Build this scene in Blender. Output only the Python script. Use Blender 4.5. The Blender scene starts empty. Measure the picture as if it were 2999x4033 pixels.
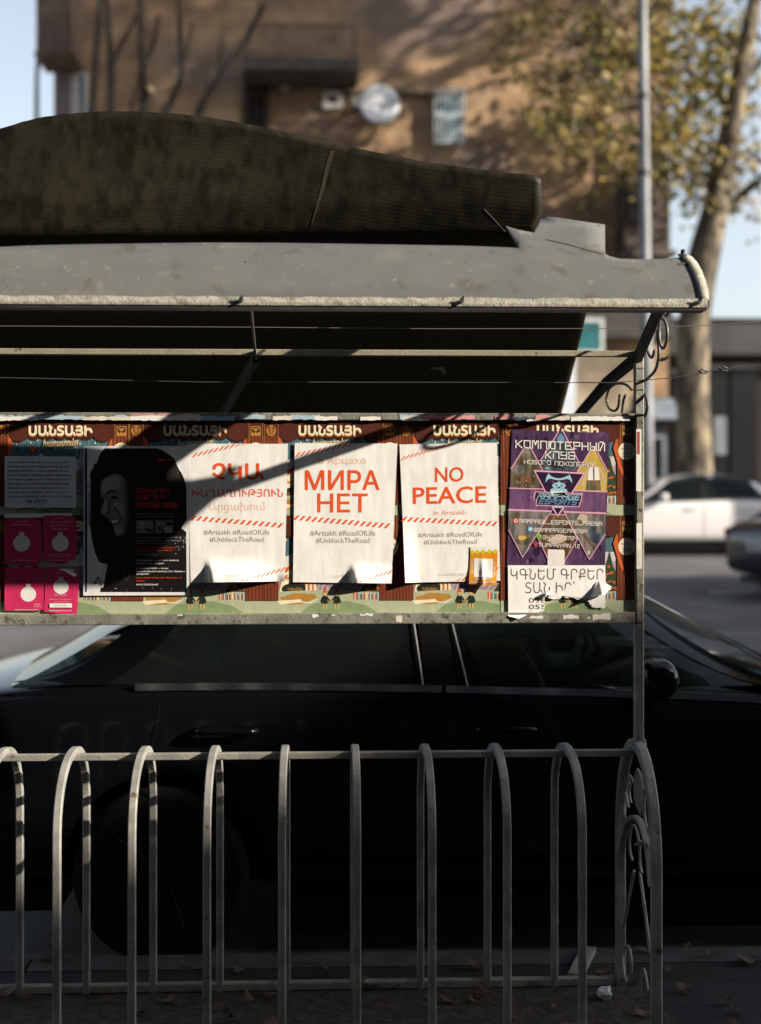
import bpy, bmesh, math, random
from mathutils import Vector, Matrix, noise
R = math.radians
rnd = random.Random(11)
S = bpy.context.scene
COL = S.collection

# ------------------------------------------------------------------ camera, sky, sun, exposure
F, HZ, CH = 5371.0, 1890.0, 1.635           # focal length and horizon in photo pixels, eye height in metres
TH = math.atan(215.0 / F)
SUN = Vector((0.84, -0.335, 0.39)).normalized()   # towards the sun
cd = bpy.data.cameras.new("camera"); cam = bpy.data.objects.new("camera", cd); COL.objects.link(cam)
cam.location = (0, 0, CH); cam.rotation_euler = (R(90), 0, -TH)
cd.sensor_fit = 'VERTICAL'; cd.sensor_height = 60.07; cd.sensor_width = 44.7; cd.lens = 80.0
cd.shift_y = -(2016.5 - HZ) / 4033.0
cd.clip_start = 0.1; cd.clip_end = 2000
cd.dof.use_dof = True; cd.dof.focus_distance = 4.08; cd.dof.aperture_fstop = 2.8; cd.dof.aperture_blades = 0
S.camera = cam
S.view_settings.view_transform = 'Standard'; S.view_settings.look = 'None'
S.view_settings.exposure = 1.08; S.view_settings.gamma = 1.0
W = bpy.data.worlds.new("World"); S.world = W; W.use_nodes = True
wn = W.node_tree.nodes; wl = W.node_tree.links
sky = wn.new("ShaderNodeTexSky"); sky.sky_type = 'NISHITA'; sky.sun_disc = False
sky.sun_elevation = math.asin(SUN.z); sky.sun_rotation = math.atan2(SUN.x, SUN.y)
sky.air_density = 1.0; sky.dust_density = 1.6; sky.ozone_density = 1.0
hsv = wn.new("ShaderNodeHueSaturation"); hsv.inputs["Saturation"].default_value = .55
wl.new(sky.outputs[0], hsv.inputs["Color"]); wl.new(hsv.outputs[0], wn["Background"].inputs[0]); wn["Background"].inputs[1].default_value = 0.112
ld = bpy.data.lights.new("sun", 'SUN'); ld.energy = 5.0; ld.angle = R(0.53); ld.color = (1.0, 0.89, 0.74)
sun = bpy.data.objects.new("sun", ld); COL.objects.link(sun)
sun.rotation_euler = SUN.to_track_quat('Z', 'Y').to_euler(); sun.location = (8, -3, 9)
S.cycles.max_bounces = 6; S.cycles.transparent_max_bounces = 8
S.cycles.use_denoising = True

# ------------------------------------------------------------------ photo pixel -> world point at a real distance
sT, cT = math.sin(TH), math.cos(TH)
def ray(px, py):
    u = (px - 1499.5) / F; v = (HZ - py) / F
    return Vector((sT + u * cT, cT - u * sT, v))
def at(px, py, Y):
    d = ray(px, py); t = Y / d.y
    return Vector((d.x * t, Y, CH + d.z * t))
def atx(px, py, X):
    d = ray(px, py); t = X / d.x
    return Vector((X, d.y * t, CH + d.z * t))

# ------------------------------------------------------------------ mesh building
WORLD = {}
class MB:
    def __init__(s): s.v = []; s.f = []; s.m = []; s.s = []
    def add(s, vs, fs, mat=0, smooth=False):
        b = len(s.v); s.v += [Vector(v) for v in vs]
        for f in fs: s.f.append([i + b for i in f]); s.m.append(mat); s.s.append(smooth)
    def box(s, a, b, mat=0):
        (x0, y0, z0), (x1, y1, z1) = a, b
        x0, x1 = min(x0, x1), max(x0, x1); y0, y1 = min(y0, y1), max(y0, y1); z0, z1 = min(z0, z1), max(z0, z1)
        s.add([(x0,y0,z0),(x1,y0,z0),(x1,y1,z0),(x0,y1,z0),(x0,y0,z1),(x1,y0,z1),(x1,y1,z1),(x0,y1,z1)],
              [(3,2,1,0),(4,5,6,7),(0,1,5,4),(1,2,6,5),(2,3,7,6),(3,0,4,7)], mat)
    def sweep(s, path, prof, mat=0, smooth=False, up=None, scale=None, cap=True):
        path = [Vector(p) for p in path]; n = len(prof); rings = []; N = None
        for i, p in enumerate(path):
            t = (path[min(i+1, len(path)-1)] - path[max(i-1, 0)]).normalized()
            if up is not None: N = Vector(up)
            elif N is None: N = Vector((0,0,1)) if abs(t.z) < .9 else Vector((0,1,0))
            N = (N - t * N.dot(t)).normalized(); B = t.cross(N).normalized()
            k = scale[i] if scale else 1.0
            rings.append([p + B * (a * k) + N * (b * k) for a, b in prof])
        vs = [q for r in rings for q in r]; fs = []
        for i in range(len(path)-1):
            for j in range(n):
                k = (j+1) % n
                fs.append((i*n+j, i*n+k, (i+1)*n+k, (i+1)*n+j))
        s.add(vs, fs, mat, smooth)
        if cap:
            s.add(rings[0], [list(range(n))[::-1]], mat); s.add(rings[-1], [list(range(n))], mat)
    def tube(s, path, r, n=8, mat=0, scale=None):
        s.sweep(path, [(r*math.cos(2*math.pi*i/n), r*math.sin(2*math.pi*i/n)) for i in range(n)], mat, True, None, scale)
    def bar(s, path, w, h, mat=0, up=None):
        c = min(w, h) * .12; a, b = w/2, h/2
        s.sweep(path, [(-a+c,-b),(a-c,-b),(a,-b+c),(a,b-c),(a-c,b),(-a+c,b),(-a,b-c),(-a,-b+c)], mat, False, up)
    def prism(s, poly, off, mat=0):
        poly = [Vector(p) for p in poly]; off = Vector(off); n = len(poly)
        s.add(poly + [p + off for p in poly], [list(range(n)), [n+i for i in range(n)][::-1]] +
              [(i, i+n, (i+1) % n + n, (i+1) % n) for i in range(n)], mat)
    def grid(s, rows, mat=0, smooth=True):
        n = len(rows[0]); vs = [p for r in rows for p in r]
        s.add(vs, [(i*n+j, i*n+j+1, (i+1)*n+j+1, (i+1)*n+j) for i in range(len(rows)-1) for j in range(n-1)], mat, smooth)
    def disc(s, c, ax, r, h, n=20, mat=0):
        ax = Vector(ax).normalized(); c = Vector(c)
        s.sweep([c - ax*h/2, c + ax*h/2], [(r*math.cos(2*math.pi*i/n), r*math.sin(2*math.pi*i/n)) for i in range(n)], mat, False)
    def build(s, name, mats, parent=None, origin=None, recalc=True):
        if not isinstance(mats, (list, tuple)): mats = [mats]
        if parent is not None: org = WORLD[parent]
        elif origin is not None: org = Vector(origin)
        else:
            xs = [v.x for v in s.v]; ys = [v.y for v in s.v]; zs = [v.z for v in s.v]
            org = Vector(((min(xs)+max(xs))/2, (min(ys)+max(ys))/2, min(zs)))
        me = bpy.data.meshes.new(name); me.from_pydata([v - org for v in s.v], [], s.f)
        for mt in mats: me.materials.append(mt)
        me.polygons.foreach_set("material_index", s.m); me.polygons.foreach_set("use_smooth", s.s); me.update()
        if recalc:
            bm = bmesh.new(); bm.from_mesh(me); bmesh.ops.recalc_face_normals(bm, faces=bm.faces); bm.to_mesh(me); bm.free()
        o = bpy.data.objects.new(name, me); COL.objects.link(o)
        if parent is not None: o.parent = parent
        else: o.location = org
        WORLD[o] = org
        return o
def tag(o, label=None, cat=None, group=None, kind=None):
    for k, v in (("label", label), ("category", cat), ("group", group), ("kind", kind)):
        if v: o[k] = v
    return o
def empty(name, loc, label, cat, group=None):
    o = bpy.data.objects.new(name, None); COL.objects.link(o); o.location = loc; o.empty_display_size = .1
    WORLD[o] = Vector(loc); return tag(o, label, cat, group)
def copy_tree(o, parent=None):
    c = o.copy(); COL.objects.link(c); WORLD[c] = WORLD[o]
    if parent is not None: c.parent = parent
    for ch in list(o.children): copy_tree(ch, c)
    return c
def spline(pts, n=8):
    pts = [Vector(p) for p in pts]; out = []
    for i in range(len(pts)-1):
        p0, p1, p2, p3 = pts[max(i-1,0)], pts[i], pts[i+1], pts[min(i+2,len(pts)-1)]
        for k in range(n):
            t = k/n
            out.append(.5*((2*p1)+(p2-p0)*t+(2*p0-5*p1+4*p2-p3)*t*t+(3*p1-p0-3*p2+p3)*t**3))
    out.append(pts[-1]); return out
def lerp(a, b, t): return a + (b-a)*t
def interp(tab, x):
    if x <= tab[0][0]: return tab[0][1]
    for (a, b), (c, d) in zip(tab, tab[1:]):
        if x <= c: return b + (d-b)*(x-a)/(c-a)
    return tab[-1][1]
def sstep(a, b, x):
    t = min(1, max(0, (x-a)/(b-a))); return t*t*(3-2*t)

# ------------------------------------------------------------------ materials
def M(name, col, rough=.6, metal=0.0, var=0.0, scale=6.0, col2=None, lo=.4, hi=.65, bump=0.0, bscale=40.0, spec=.5,
      stretch=(1,1,1), detail=6.0, coord='Object', trans=0.0, coat=0.0):
    m = bpy.data.materials.new(name); m.use_nodes = True
    nt = m.node_tree; N, L = nt.nodes, nt.links; b = N["Principled BSDF"]
    b.inputs["Base Color"].default_value = (*col, 1); b.inputs["Roughness"].default_value = rough
    b.inputs["Metallic"].default_value = metal; b.inputs["Specular IOR Level"].default_value = spec
    if trans: b.inputs["Transmission Weight"].default_value = trans
    if coat: b.inputs["Coat Weight"].default_value = coat; b.inputs["Coat Roughness"].default_value = .03
    if var or col2 or bump:
        tc = N.new("ShaderNodeTexCoord"); mp = N.new("ShaderNodeMapping"); mp.inputs["Scale"].default_value = stretch
        L.new(tc.outputs[coord], mp.inputs[0])
    if var or col2:
        nz = N.new("ShaderNodeTexNoise"); nz.inputs["Scale"].default_value = scale; nz.inputs["Detail"].default_value = detail
        L.new(mp.outputs[0], nz.inputs["Vector"])
        rp = N.new("ShaderNodeValToRGB"); rp.color_ramp.elements[0].position = lo; rp.color_ramp.elements[1].position = hi
        if col2 is None:
            a = tuple(max(0, c*(1-var)) for c in col); c2 = tuple(c*(1+var) for c in col)
        else: a, c2 = col, col2
        rp.color_ramp.elements[0].color = (*a, 1); rp.color_ramp.elements[1].color = (*c2, 1)
        L.new(nz.outputs[0], rp.inputs[0]); L.new(rp.outputs[0], b.inputs["Base Color"])
    if bump:
        n2 = N.new("ShaderNodeTexNoise"); n2.inputs["Scale"].default_value = bscale; n2.inputs["Detail"].default_value = 4
        L.new(mp.outputs[0], n2.inputs["Vector"])
        bp = N.new("ShaderNodeBump"); bp.inputs["Strength"].default_value = bump; bp.inputs["Distance"].default_value = .02
        L.new(n2.outputs[0], bp.inputs["Height"]); L.new(bp.outputs[0], b.inputs["Normal"])
    return m
def overlay(m, col, scale, lo, hi, stretch=(1,1,1), detail=5, coord='Object', kind='noise'):
    """lay a second stain / dirt layer over a material's base colour"""
    nt = m.node_tree; N, L = nt.nodes, nt.links; b = N["Principled BSDF"]
    tc = N.new("ShaderNodeTexCoord"); mp = N.new("ShaderNodeMapping"); mp.inputs["Scale"].default_value = stretch
    mp.inputs["Location"].default_value = (3.1, 1.7, 5.3)
    L.new(tc.outputs[coord], mp.inputs[0])
    if kind == 'noise':
        nz = N.new("ShaderNodeTexNoise"); nz.inputs["Detail"].default_value = detail; out = 0
    else:
        nz = N.new("ShaderNodeTexVoronoi"); out = 0
    nz.inputs["Scale"].default_value = scale; L.new(mp.outputs[0], nz.inputs["Vector"])
    rp = N.new("ShaderNodeValToRGB"); rp.color_ramp.elements[0].position = lo; rp.color_ramp.elements[1].position = hi
    if kind != 'noise':
        rp.color_ramp.elements[0].color = (1,1,1,1); rp.color_ramp.elements[1].color = (0,0,0,1)
    L.new(nz.outputs[out], rp.inputs[0])
    mx = N.new("ShaderNodeMix"); mx.data_type = 'RGBA'
    L.new(rp.outputs[0], mx.inputs[0])
    old = b.inputs["Base Color"]
    if old.is_linked: L.new(old.links[0].from_socket, mx.inputs[6])
    else: mx.inputs[6].default_value = old.default_value
    mx.inputs[7].default_value = (*col, 1); L.new(mx.outputs[2], old)
    return m

# ------------------------------------------------------------------ the setting: ground
YK = 4.71                                   # kerb line
def road_z(y): return -0.12 + 0.40 * min(1, max(0, (y-6)/17.0))
m_pave = M("paving stone", (.055,.05,.05), .8, var=.35, scale=5, bump=.25, bscale=60)
nt = m_pave.node_tree
br = nt.nodes.new("ShaderNodeTexBrick"); br.inputs["Scale"].default_value = 1.0
br.inputs["Brick Width"].default_value = .42; br.inputs["Row Height"].default_value = .21; br.inputs["Mortar Size"].default_value = .008
br.inputs["Color1"].default_value = (.044,.043,.050,1); br.inputs["Color2"].default_value = (.030,.030,.035,1); br.inputs["Mortar"].default_value = (.012,.012,.012,1)
tcb = nt.nodes.new("ShaderNodeTexCoord"); nt.links.new(tcb.outputs["Object"], br.inputs["Vector"])
mxb = nt.nodes.new("ShaderNodeMix"); mxb.data_type = 'RGBA'; mxb.blend_type = 'MULTIPLY'; mxb.inputs[0].default_value = 1
lk = nt.nodes["Principled BSDF"].inputs["Base Color"].links[0].from_socket
gm = nt.nodes.new("ShaderNodeGamma"); gm.inputs[1].default_value = .35; nt.links.new(lk, gm.inputs[0])
nt.links.new(br.outputs[0], mxb.inputs[6]); nt.links.new(gm.outputs[0], mxb.inputs[7]); nt.links.new(mxb.outputs[2], nt.nodes["Principled BSDF"].inputs["Base Color"])
m_asph = M("asphalt", (.085,.085,.09), .85, var=.3, scale=1.2, bump=.2, bscale=150)
m_kerb = M("kerb concrete", (.045,.045,.047), .85, var=.3, scale=9, bump=.2)
m_soil = M("soil", (.035,.026,.018), .95, var=.5, scale=25, bump=.6, bscale=50)
m_paint = M("road paint", (.40,.40,.40), .7, var=.2, scale=5)

g = MB(); g.add([(-300,-300,-.30),(300,-300,-.30),(300,600,-.30),(-300,600,-.30)], [(0,1,2,3)])
tag(g.build("ground", M("earth", (.08,.07,.055), .95, var=.3, scale=.5), origin=(0,0,-.3)), kind='structure')
g = MB(); g.box((-120,-90,-.25), (120,YK-.14,0)); tag(g.build("pavement", m_pave, origin=(0,0,0)), kind='structure')
g = MB()
for i in range(-40, 41): g.box((i*1.0+.004, YK-.14, -.25), (i*1.0+.996, YK, .004))
tag(g.build("kerb", m_kerb, origin=(0,YK,0)), kind='structure')
g = MB(); ys = [YK, 6] + [6+17*i/8 for i in range(1, 9)] + [26.6]
g.grid([[(x, y, road_z(y)) for x in (-150, -60, 0, 60, 150)] for y in ys]); tag(g.build("road", m_asph, origin=(0,YK,-.12)), kind='structure')
g = MB(); g.grid([[(x, y, road_z(y)+.005) for x in (-60, 0, 60)] for y in (11.9, 12.02)])
for k in range(-12, 12): g.grid([[(x, y, road_z(y)+.005) for x in (k*5.0, k*5.0+2.4)] for y in (17.6, 17.74)])
tag(g.build("road_marking", m_paint, origin=(0,12,0)), kind='structure')
g = MB(); g.box((-150,26.6,-.2), (150,60,.42)); tag(g.build("far_pavement", M("far paving", (.16,.15,.14), .85, var=.25, scale=2), origin=(0,26.6,.42)), kind='structure')
g = MB(); g.add([(-4,3.935,.004),(1.05,3.935,.004),(1.05,4.355,.004),(-4,4.355,.004)], [(0,1,2,3)])
tag(g.build("soil_strip", m_soil, origin=(0,4,.004)), kind='structure')
m_dead = [M("dead leaf brown", (.065,.036,.02), .8), M("dead leaf tan", (.10,.065,.038), .8), M("dead leaf dark", (.05,.032,.02), .8)]
g = MB()
for i in range(170):
    x = rnd.uniform(-2.2, 1.9); y = rnd.uniform(3.7, 4.36) if rnd.random() < .75 else rnd.uniform(4.36, 4.7)
    a = rnd.uniform(0, 6.28); s = rnd.uniform(.018, .04); z = .012 + rnd.uniform(0, .012); t = rnd.uniform(.3, 1)
    u = Vector((math.cos(a), math.sin(a), rnd.uniform(-.3, .3))) * s; w = Vector((-math.sin(a), math.cos(a), rnd.uniform(-.3, .3))) * s * t
    c = Vector((x, y, z)); up = Vector((0,0,s*.35))
    g.add([c-u+up, c-w*.8-u*.2, c-w*.5+u*.6, c+u+up, c+w*.6+u*.5, c+w*.8-u*.3, c], [(0,1,6),(1,2,6),(2,3,6),(3,4,6),(4,5,6),(5,0,6)], rnd.randrange(3))
tag(g.build("leaf_litter", m_dead, origin=(0,4.2,.01)), "brown dead leaves scattered over the soil under the bicycle rack", "leaves", kind='stuff')
# crumpled paper by the rack end
g = MB(); c = at(2385, 3885, 4.25); c.z = .026
bm = bmesh.new(); bmesh.ops.create_icosphere(bm, subdivisions=2, radius=.024)
for v in bm.verts: v.co *= 1 + .6*noise.noise(v.co*70); v.co.z *= .8
vi = {v: i for i, v in enumerate(bm.verts)}
g.add([v.co + c for v in bm.verts], [[vi[v] for v in f.verts] for f in bm.faces]); bm.free()
tag(g.build("crumpled_paper", M("crumpled paper", (.6,.6,.62), .7)), "small crumpled white paper on the soil near the end of the bicycle rack", "litter")

# ------------------------------------------------------------------ unseen blocks added behind the camera to cut skylight and shade rack and road
m_near = M("grey plaster", (.050,.054,.060), .9, var=.25, scale=.6)
m_win = M("dark window glass", (.02,.025,.03), .12)
m_roofing = M("roof felt", (.06,.055,.05), .9)
def block(label, x0, x1, y0, y1, h, nx, nz):
    r = empty("apartment_building", (x0, y1, 0), label, "building")  # each one an added, unseen block that only shapes the light
    b = MB(); b.box((x0,y0,-.2), (x1,y1,h)); b.build("wall", m_near, r)
    b = MB(); b.box((x0+.3,y0+.3,h), (x1-.3,y1-.3,h+.05)); b.build("roof", m_roofing, r)
    w0 = None
    for i in range(nx):
        for k in range(nz):
            cx = x0 + (i+.5)*(x1-x0)/nx; cz = 1.0 + k*3.1
            if cz+1.7 > h: continue
            if w0 is None:
                w = MB(); w.box((cx-.65, y1, cz), (cx+.65, y1+.04, cz+1.5)); w0 = w.build("window", m_win, r); bx, bz = cx, cz
            else:
                c = w0.copy(); COL.objects.link(c); c.parent = r; c.location = (cx-bx, 0, cz-bz)
    return r
block("unseen grey block added behind the camera to hold back skylight", -40, 13, -20, -3.2, 25, 12, 7)
block("unseen low grey block added behind the camera to shade the rack", 20, 36, -16, -2.6, 10.12, 5, 3)
block("unseen tall grey block added far right behind the camera to shade the road", 67, 100, -22, -6, 30.5, 10, 9)

# ------------------------------------------------------------------ across the street: the brown tuff building
YF = 30.0
def fx(px): return at(px, HZ, YF).x
def fz(py): return at(1500, py, YF).z
m_tuff = M("brown tuff stone", (.29,.175,.10), .9, scale=1.6, col2=(.54,.36,.205), lo=.35, hi=.7, bump=.35, bscale=9)
overlay(m_tuff, (.23,.165,.13), .5, .5, .62)
def add_courses(m, bw, rh, k=.62, ms=.012):
    nt = m.node_tree; b = nt.nodes["Principled BSDF"]
    tc = nt.nodes.new("ShaderNodeTexCoord"); mp = nt.nodes.new("ShaderNodeMapping"); mp.inputs["Rotation"].default_value = (R(90),0,0)
    nt.links.new(tc.outputs["Object"], mp.inputs[0])
    br = nt.nodes.new("ShaderNodeTexBrick"); br.inputs["Scale"].default_value = 1; br.inputs["Brick Width"].default_value = bw; br.inputs["Row Height"].default_value = rh
    br.inputs["Mortar Size"].default_value = ms; br.inputs["Color1"].default_value = (1,1,1,1); br.inputs["Color2"].default_value = (.72,.74,.78,1); br.inputs["Mortar"].default_value = (k,k,k,1)
    nt.links.new(mp.outputs[0], br.inputs["Vector"])
    mx = nt.nodes.new("ShaderNodeMix"); mx.data_type = 'RGBA'; mx.blend_type = 'MULTIPLY'; mx.inputs[0].default_value = 1
    nt.links.new(b.inputs["Base Color"].links[0].from_socket, mx.inputs[6]); nt.links.new(br.outputs[0], mx.inputs[7]); nt.links.new(mx.outputs[2], b.inputs["Base Color"])
add_courses(m_tuff, .75, .36)
m_conc = M("dark concrete", (.10,.085,.075), .9, var=.3, scale=3)
m_dkmetal = M("dark painted metal", (.07,.055,.05), .5, var=.3, scale=5)
m_rustrail = M("rusty brown railing", (.17,.115,.085), .7, var=.4, scale=6)
m_door = M("dark green door", (.018,.028,.022), .5, var=.3, scale=3)
m_doorbr = M("brown door wood", (.085,.04,.02), .5, var=.3, scale=3, stretch=(1,1,.2))
m_whframe = M("white window frame", (.6,.62,.62), .5, var=.1)
m_blueglass = M("pale blue glass", (.10,.16,.19), .08, var=.2, scale=1)
m_ltblue = M("pale blue painted steel", (.48,.56,.60), .5, var=.15, scale=6)
m_stone2 = M("lilac grey stone", (.22,.19,.19), .9, var=.2, scale=2)
m_beige = M("pale limestone", (.30,.245,.175), .9, var=.4, scale=1.2, bump=.3, bscale=10)
m_grayblue = M("grey blue sheet", (.17,.20,.235), .5, var=.15, scale=2)
m_teal = M("teal sign face", (.02,.10,.125), .3, scale=1.5, col2=(.05,.22,.22))
m_shopdark = M("shop interior dark", (.012,.013,.014), .25)
bt = empty("apartment_building", (0, YF, .42), "brown stone apartment building with balconies across the street behind the shelter", "building")
b = MB(); b.box((fx(225), YF, .42), (fx(2632), YF+14, 17)); b.build("wall", m_tuff, bt)
b = MB(); b.box((fx(225)-.2, YF-.25, 17), (fx(2632)+.2, YF+14.2, 17.5)); b.build("cornice", m_conc, bt)
# left enclosed balcony tower
b = MB(); x0, x1 = fx(193), fx(330)
b.box((x0, YF-1.3, fz(296)), (x1, YF, 16.6))
b.box((x0-.05, YF-1.36, fz(303)), (x1+.05, YF, fz(296)-.003))
for i in range(9):
    x = lerp(x0, x1, (i+.5)/9); b.box((x-.03, YF-1.34, fz(290)), (x+.03, YF-1.3, fz(60)))
b.build("enclosed_balcony", M("brown cladding", (.17,.12,.09), .8, var=.3, scale=2, stretch=(4,4,.3)), bt)
b = MB(); b.box((fx(222), YF-.25, .42), (fx(283), YF, fz(303)-.01)); b.build("pilaster", m_stone2, bt)
f = MB(); x0, x1, z0, z1 = fx(286), fx(345), fz(560), fz(305)
f.box((x0, YF-.12, z0), (x0+.17, YF, z1)); f.box((x1-.06, YF-.12, z0), (x1, YF, z1)); f.box((x0+.17, YF-.12, z1-.07), (x1-.06, YF, z1)); f.box((x0+.17, YF-.12, z0), (x1-.06, YF, z0+.07))
w = f.build("window", m_whframe, bt)
f = MB(); f.box((x0+.17, YF-.05, z0+.07), (x1-.06, YF-.02, z1-.07)); f.build("pane", m_blueglass, w)
# middle balcony with its slab, railing, door
def balcony(px0, px1, pyrail, pytop, pybot, depth, dense):
    x0, x1 = fx(px0), fx(px1); k = (YF-depth)/YF
    zt, z1, z2 = CH+(fz(pyrail)-CH)*k, CH+(fz(pytop)-CH)*k, CH+(fz(pybot)-CH)*k
    s_ = MB(); s_.box((x0*k, YF-depth, z2), (x1*k, YF, z1)); s = s_.build("balcony", m_conc, bt)
    r = MB(); xa, xb, y0 = x0*k+.05, x1*k-.05, YF-depth+.05
    r.box((xa, y0-.025, zt-.05), (xb, y0+.025, zt)); r.box((xa, y0-.02, z1+.1), (xb, y0+.02, z1+.13))
    for xx in (xa, xb-.04): r.box((xx, y0+.03, zt-.05), (xx+.04, YF, zt)); r.box((xx, y0-.02, z1), (xx+.04, y0+.02, zt-.052))
    n = int((xb-xa)/dense)
    for i in range(1, n):
        x = lerp(xa, xb, i/n); r.box((x-.018, y0-.018, z1+.132), (x+.018, y0+.018, zt-.052))
    r.build("railing", m_rustrail, s)
    return x0*k, x1*k, z1, zt, y0
xa, xb, z1, zt, y0 = balcony(958, 1412, 95, 228, 275, 1.3, .13)
d = MB(); d.box((fx(960), YF-.08, fz(560)), (fx(1062), YF, fz(290))); dd = d.build("balcony_door", m_door, bt)
d = MB(); d.box((fx(966), YF-.11, fz(555)), (fx(1056), YF-.08, fz(372)))
dp = d.build("door_panel", m_doorbr, dd)
for a, c in ((982, 1006), (1018, 1042)):
    d = MB(); d.box((fx(a), YF-.13, fz(548)), (fx(c), YF-.11, fz(390))); d.build("pane", m_shopdark, dd)
balcony(1050, 1412, 480, 585, 605, 1.1, .15)
b = MB(); b.box((fx(1345), YF-.14, fz(377)), (fx(1725), YF, fz(367))); b.build("ledge", m_conc, bt)
b = MB(); b.box((fx(1385), YF-.10, fz(432)), (fx(1505), YF, fz(378)))
b.build("concrete_patch", M("grey render", (.20,.19,.18), .9, var=.2, scale=3), bt)
def frame(name, px0, py0, px1, py1, t, depth, mat, pane, parent):
    x0, x1, z1, z0 = fx(px0), fx(px1), fz(py0), fz(py1); f = MB()
    f.box((x0, YF-depth, z0), (x0+t, YF, z1)); f.box((x1-t, YF-depth, z0), (x1, YF, z1))
    f.box((x0+t, YF-depth, z1-t), (x1-t, YF, z1)); f.box((x0+t, YF-depth, z0), (x1-t, YF, z0+t))
    w = f.build(name, mat, parent)
    p = MB(); p.box((x0+t, YF-depth*.4, z0+t), (x1-t, YF-.01, z1-t)); p.build("pane", pane, w)
    return w
frame("vent_window", 1272, 366, 1350, 432, .11, .10, M("white vent surround", (.62,.6,.57), .7), m_shopdark, bt)
gw = frame("window", 1716, 362, 1822, 562, .07, .06, m_conc, m_blueglass, bt)
gr = MB(); x0, x1, z1, z0 = fx(1712), fx(1826), fz(358), fz(566)
for i in range(8):
    x = lerp(x0, x1, i/7); gr.box((x-.016, YF-.20, z0), (x+.016, YF-.17, z1))
for q in (0, .47, .53, 1):
    z = lerp(z0, z1, q); gr.box((x0-.02, YF-.225, z-.018), (x1+.02, YF-.20, z+.018))
for xx in (x0, x1):
    for z in (z0+.05, z1-.05): gr.box((xx-.015, YF-.17, z-.015), (xx+.015, YF, z+.015))
gr.build("window_grille", m_ltblue, gw)
frame("window", 1108, 342, 1140, 362, .03, .06, m_whframe, m_ltblue, bt)
# right part: bay with dark recesses, brown pipe
b = MB(); b.box((fx(2430), YF-.9, fz(1010)), (fx(2600), YF, fz(690))); b.build("bay", M("dark brown boards", (.075,.055,.045), .8, var=.3, scale=3), bt)
b = MB(); b.box((fx(2440), YF-.95, fz(905)), (fx(2500), YF-.9, fz(740))); b.build("pane", m_shopdark, bt)
b = MB(); b.box((fx(2415), YF-1.1, fz(1030)), (fx(2616), YF, fz(1010)-.004)); b.build("bay_slab", m_conc, bt)
b = MB(); b.tube([(fx(2418), YF-.14, fz(1240)), (fx(2428), YF-.14, fz(560))], .07); b.build("drainpipe", M("brown pipe", (.15,.09,.07), .6, var=.3), bt)
# ground floor of the building, dappled limestone and openings
b = MB(); b.box((fx(2150), YF-.12, .42), (fx(2480), YF, fz(1395))); b.build("plinth", m_beige, bt)
b = MB(); b.box((fx(2280), YF-.30, fz(1330)), (fx(2640), YF, fz(1110))); b.build("shop_fascia", M("dark shop fascia", (.05,.045,.045), .6, var=.3), bt)
b = MB(); b.box((fx(2484), YF-.1, .42), (fx(2632), YF, fz(1560))); b.build("shopfront", m_shopdark, bt)
def pframe(px0, py0, px1, py1, t, Y, mat, name, parent):
    a, c = at(px0, py0, Y), at(px1, py1, Y); f = MB()
    f.box((a.x, Y-.08, c.z), (a.x+t, Y, a.z)); f.box((c.x-t, Y-.08, c.z), (c.x, Y, a.z)); f.box((a.x+t, Y-.08, a.z-t), (c.x-t, Y, a.z))
    return f.build(name, mat, parent)
pframe(2552, 1712, 2622, 1905, .09, YF-.12, m_grayblue, "door_frame", bt)
b = MB(); p0, p1 = at(2562, 1572, YF-.6), at(2672, 1652, YF-.6)
b.prism([(p0.x, YF-.9, p1.z), (p0.x, YF-.12, p0.z+.05), (p0.x, YF-.12, p1.z)], (p1.x-p0.x, 0, 0)); b.build("awning", m_grayblue, bt)

# satellite dish on the wall
c = at(1496, 408, YF-.75); dish = empty("satellite_dish", (c.x, YF, c.z), "round white satellite dish mounted on the brown stone wall across the street", "satellite dish")
ax = Vector((.10, -1, .12)).normalized(); Q = ax.to_track_quat('Z', 'Y').to_matrix()
rows = []
for i in range(7):
    r_ = .43*i/6
    rows.append([c + Q @ Vector((r_*math.cos(a*math.pi/14), r_*math.sin(a*math.pi/14), .32*r_*r_ - .06)) for a in range(29)])
b = MB(); b.grid(rows); o = b.build("reflector", M("white dish paint", (.74,.76,.79), .45, var=.12, scale=3), dish)
md = o.modifiers.new("thick", 'SOLIDIFY'); md.thickness = .012
b = MB(); b.tube([c + Q @ Vector((0,-.40,.0)), c + Q @ Vector((0,-.2,.42))], .008); b.tube([c + Q @ Vector((0,-.2,.38)), c + Q @ Vector((0,-.19,.46))], .022); b.build("receiver_arm", m_dkmetal, dish)
b = MB(); b.tube([c - ax*.06, (c.x, YF-.3, c.z-.1), (c.x, YF+.02, c.z-.1)], .03); b.build("bracket", m_dkmetal, dish)

# low row of shops to the right, farther back
sr = empty("shop_building", (14, 39, .42), "low dark shop row with a reddish roof right of the stone apartment building", "building")
YS = 39.0
b = MB(); xs0, ztop = at(2600, HZ, YS).x, at(2850, 1262, YS).z
b.box((xs0, YS, .42), (34, YS+12, ztop)); b.build("wall", M("dark shop wall", (.013,.0115,.011), .85, var=.35, scale=.8), sr)
b = MB(); zr = at(2900, 1212, YS).z
b.prism([(xs0-.3, YS-.5, ztop+.01), (xs0-.3, YS+5, zr+.2), (xs0-.3, YS+11, ztop+.01)], (36-xs0, 0, 0)); b.build("roof", M("red roof tile", (.13,.065,.045), .85, var=.3, scale=4), sr)
b = MB(); p0, p1 = at(2640, 1270, YS-.6), at(2990, 1395, YS-.6); b.box((p0.x, YS-.6, p1.z), (p1.x+3, YS-.002, p0.z)); b.build("fascia", M("grey fascia", (.028,.031,.036), .6, var=.25, scale=1), sr)
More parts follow.
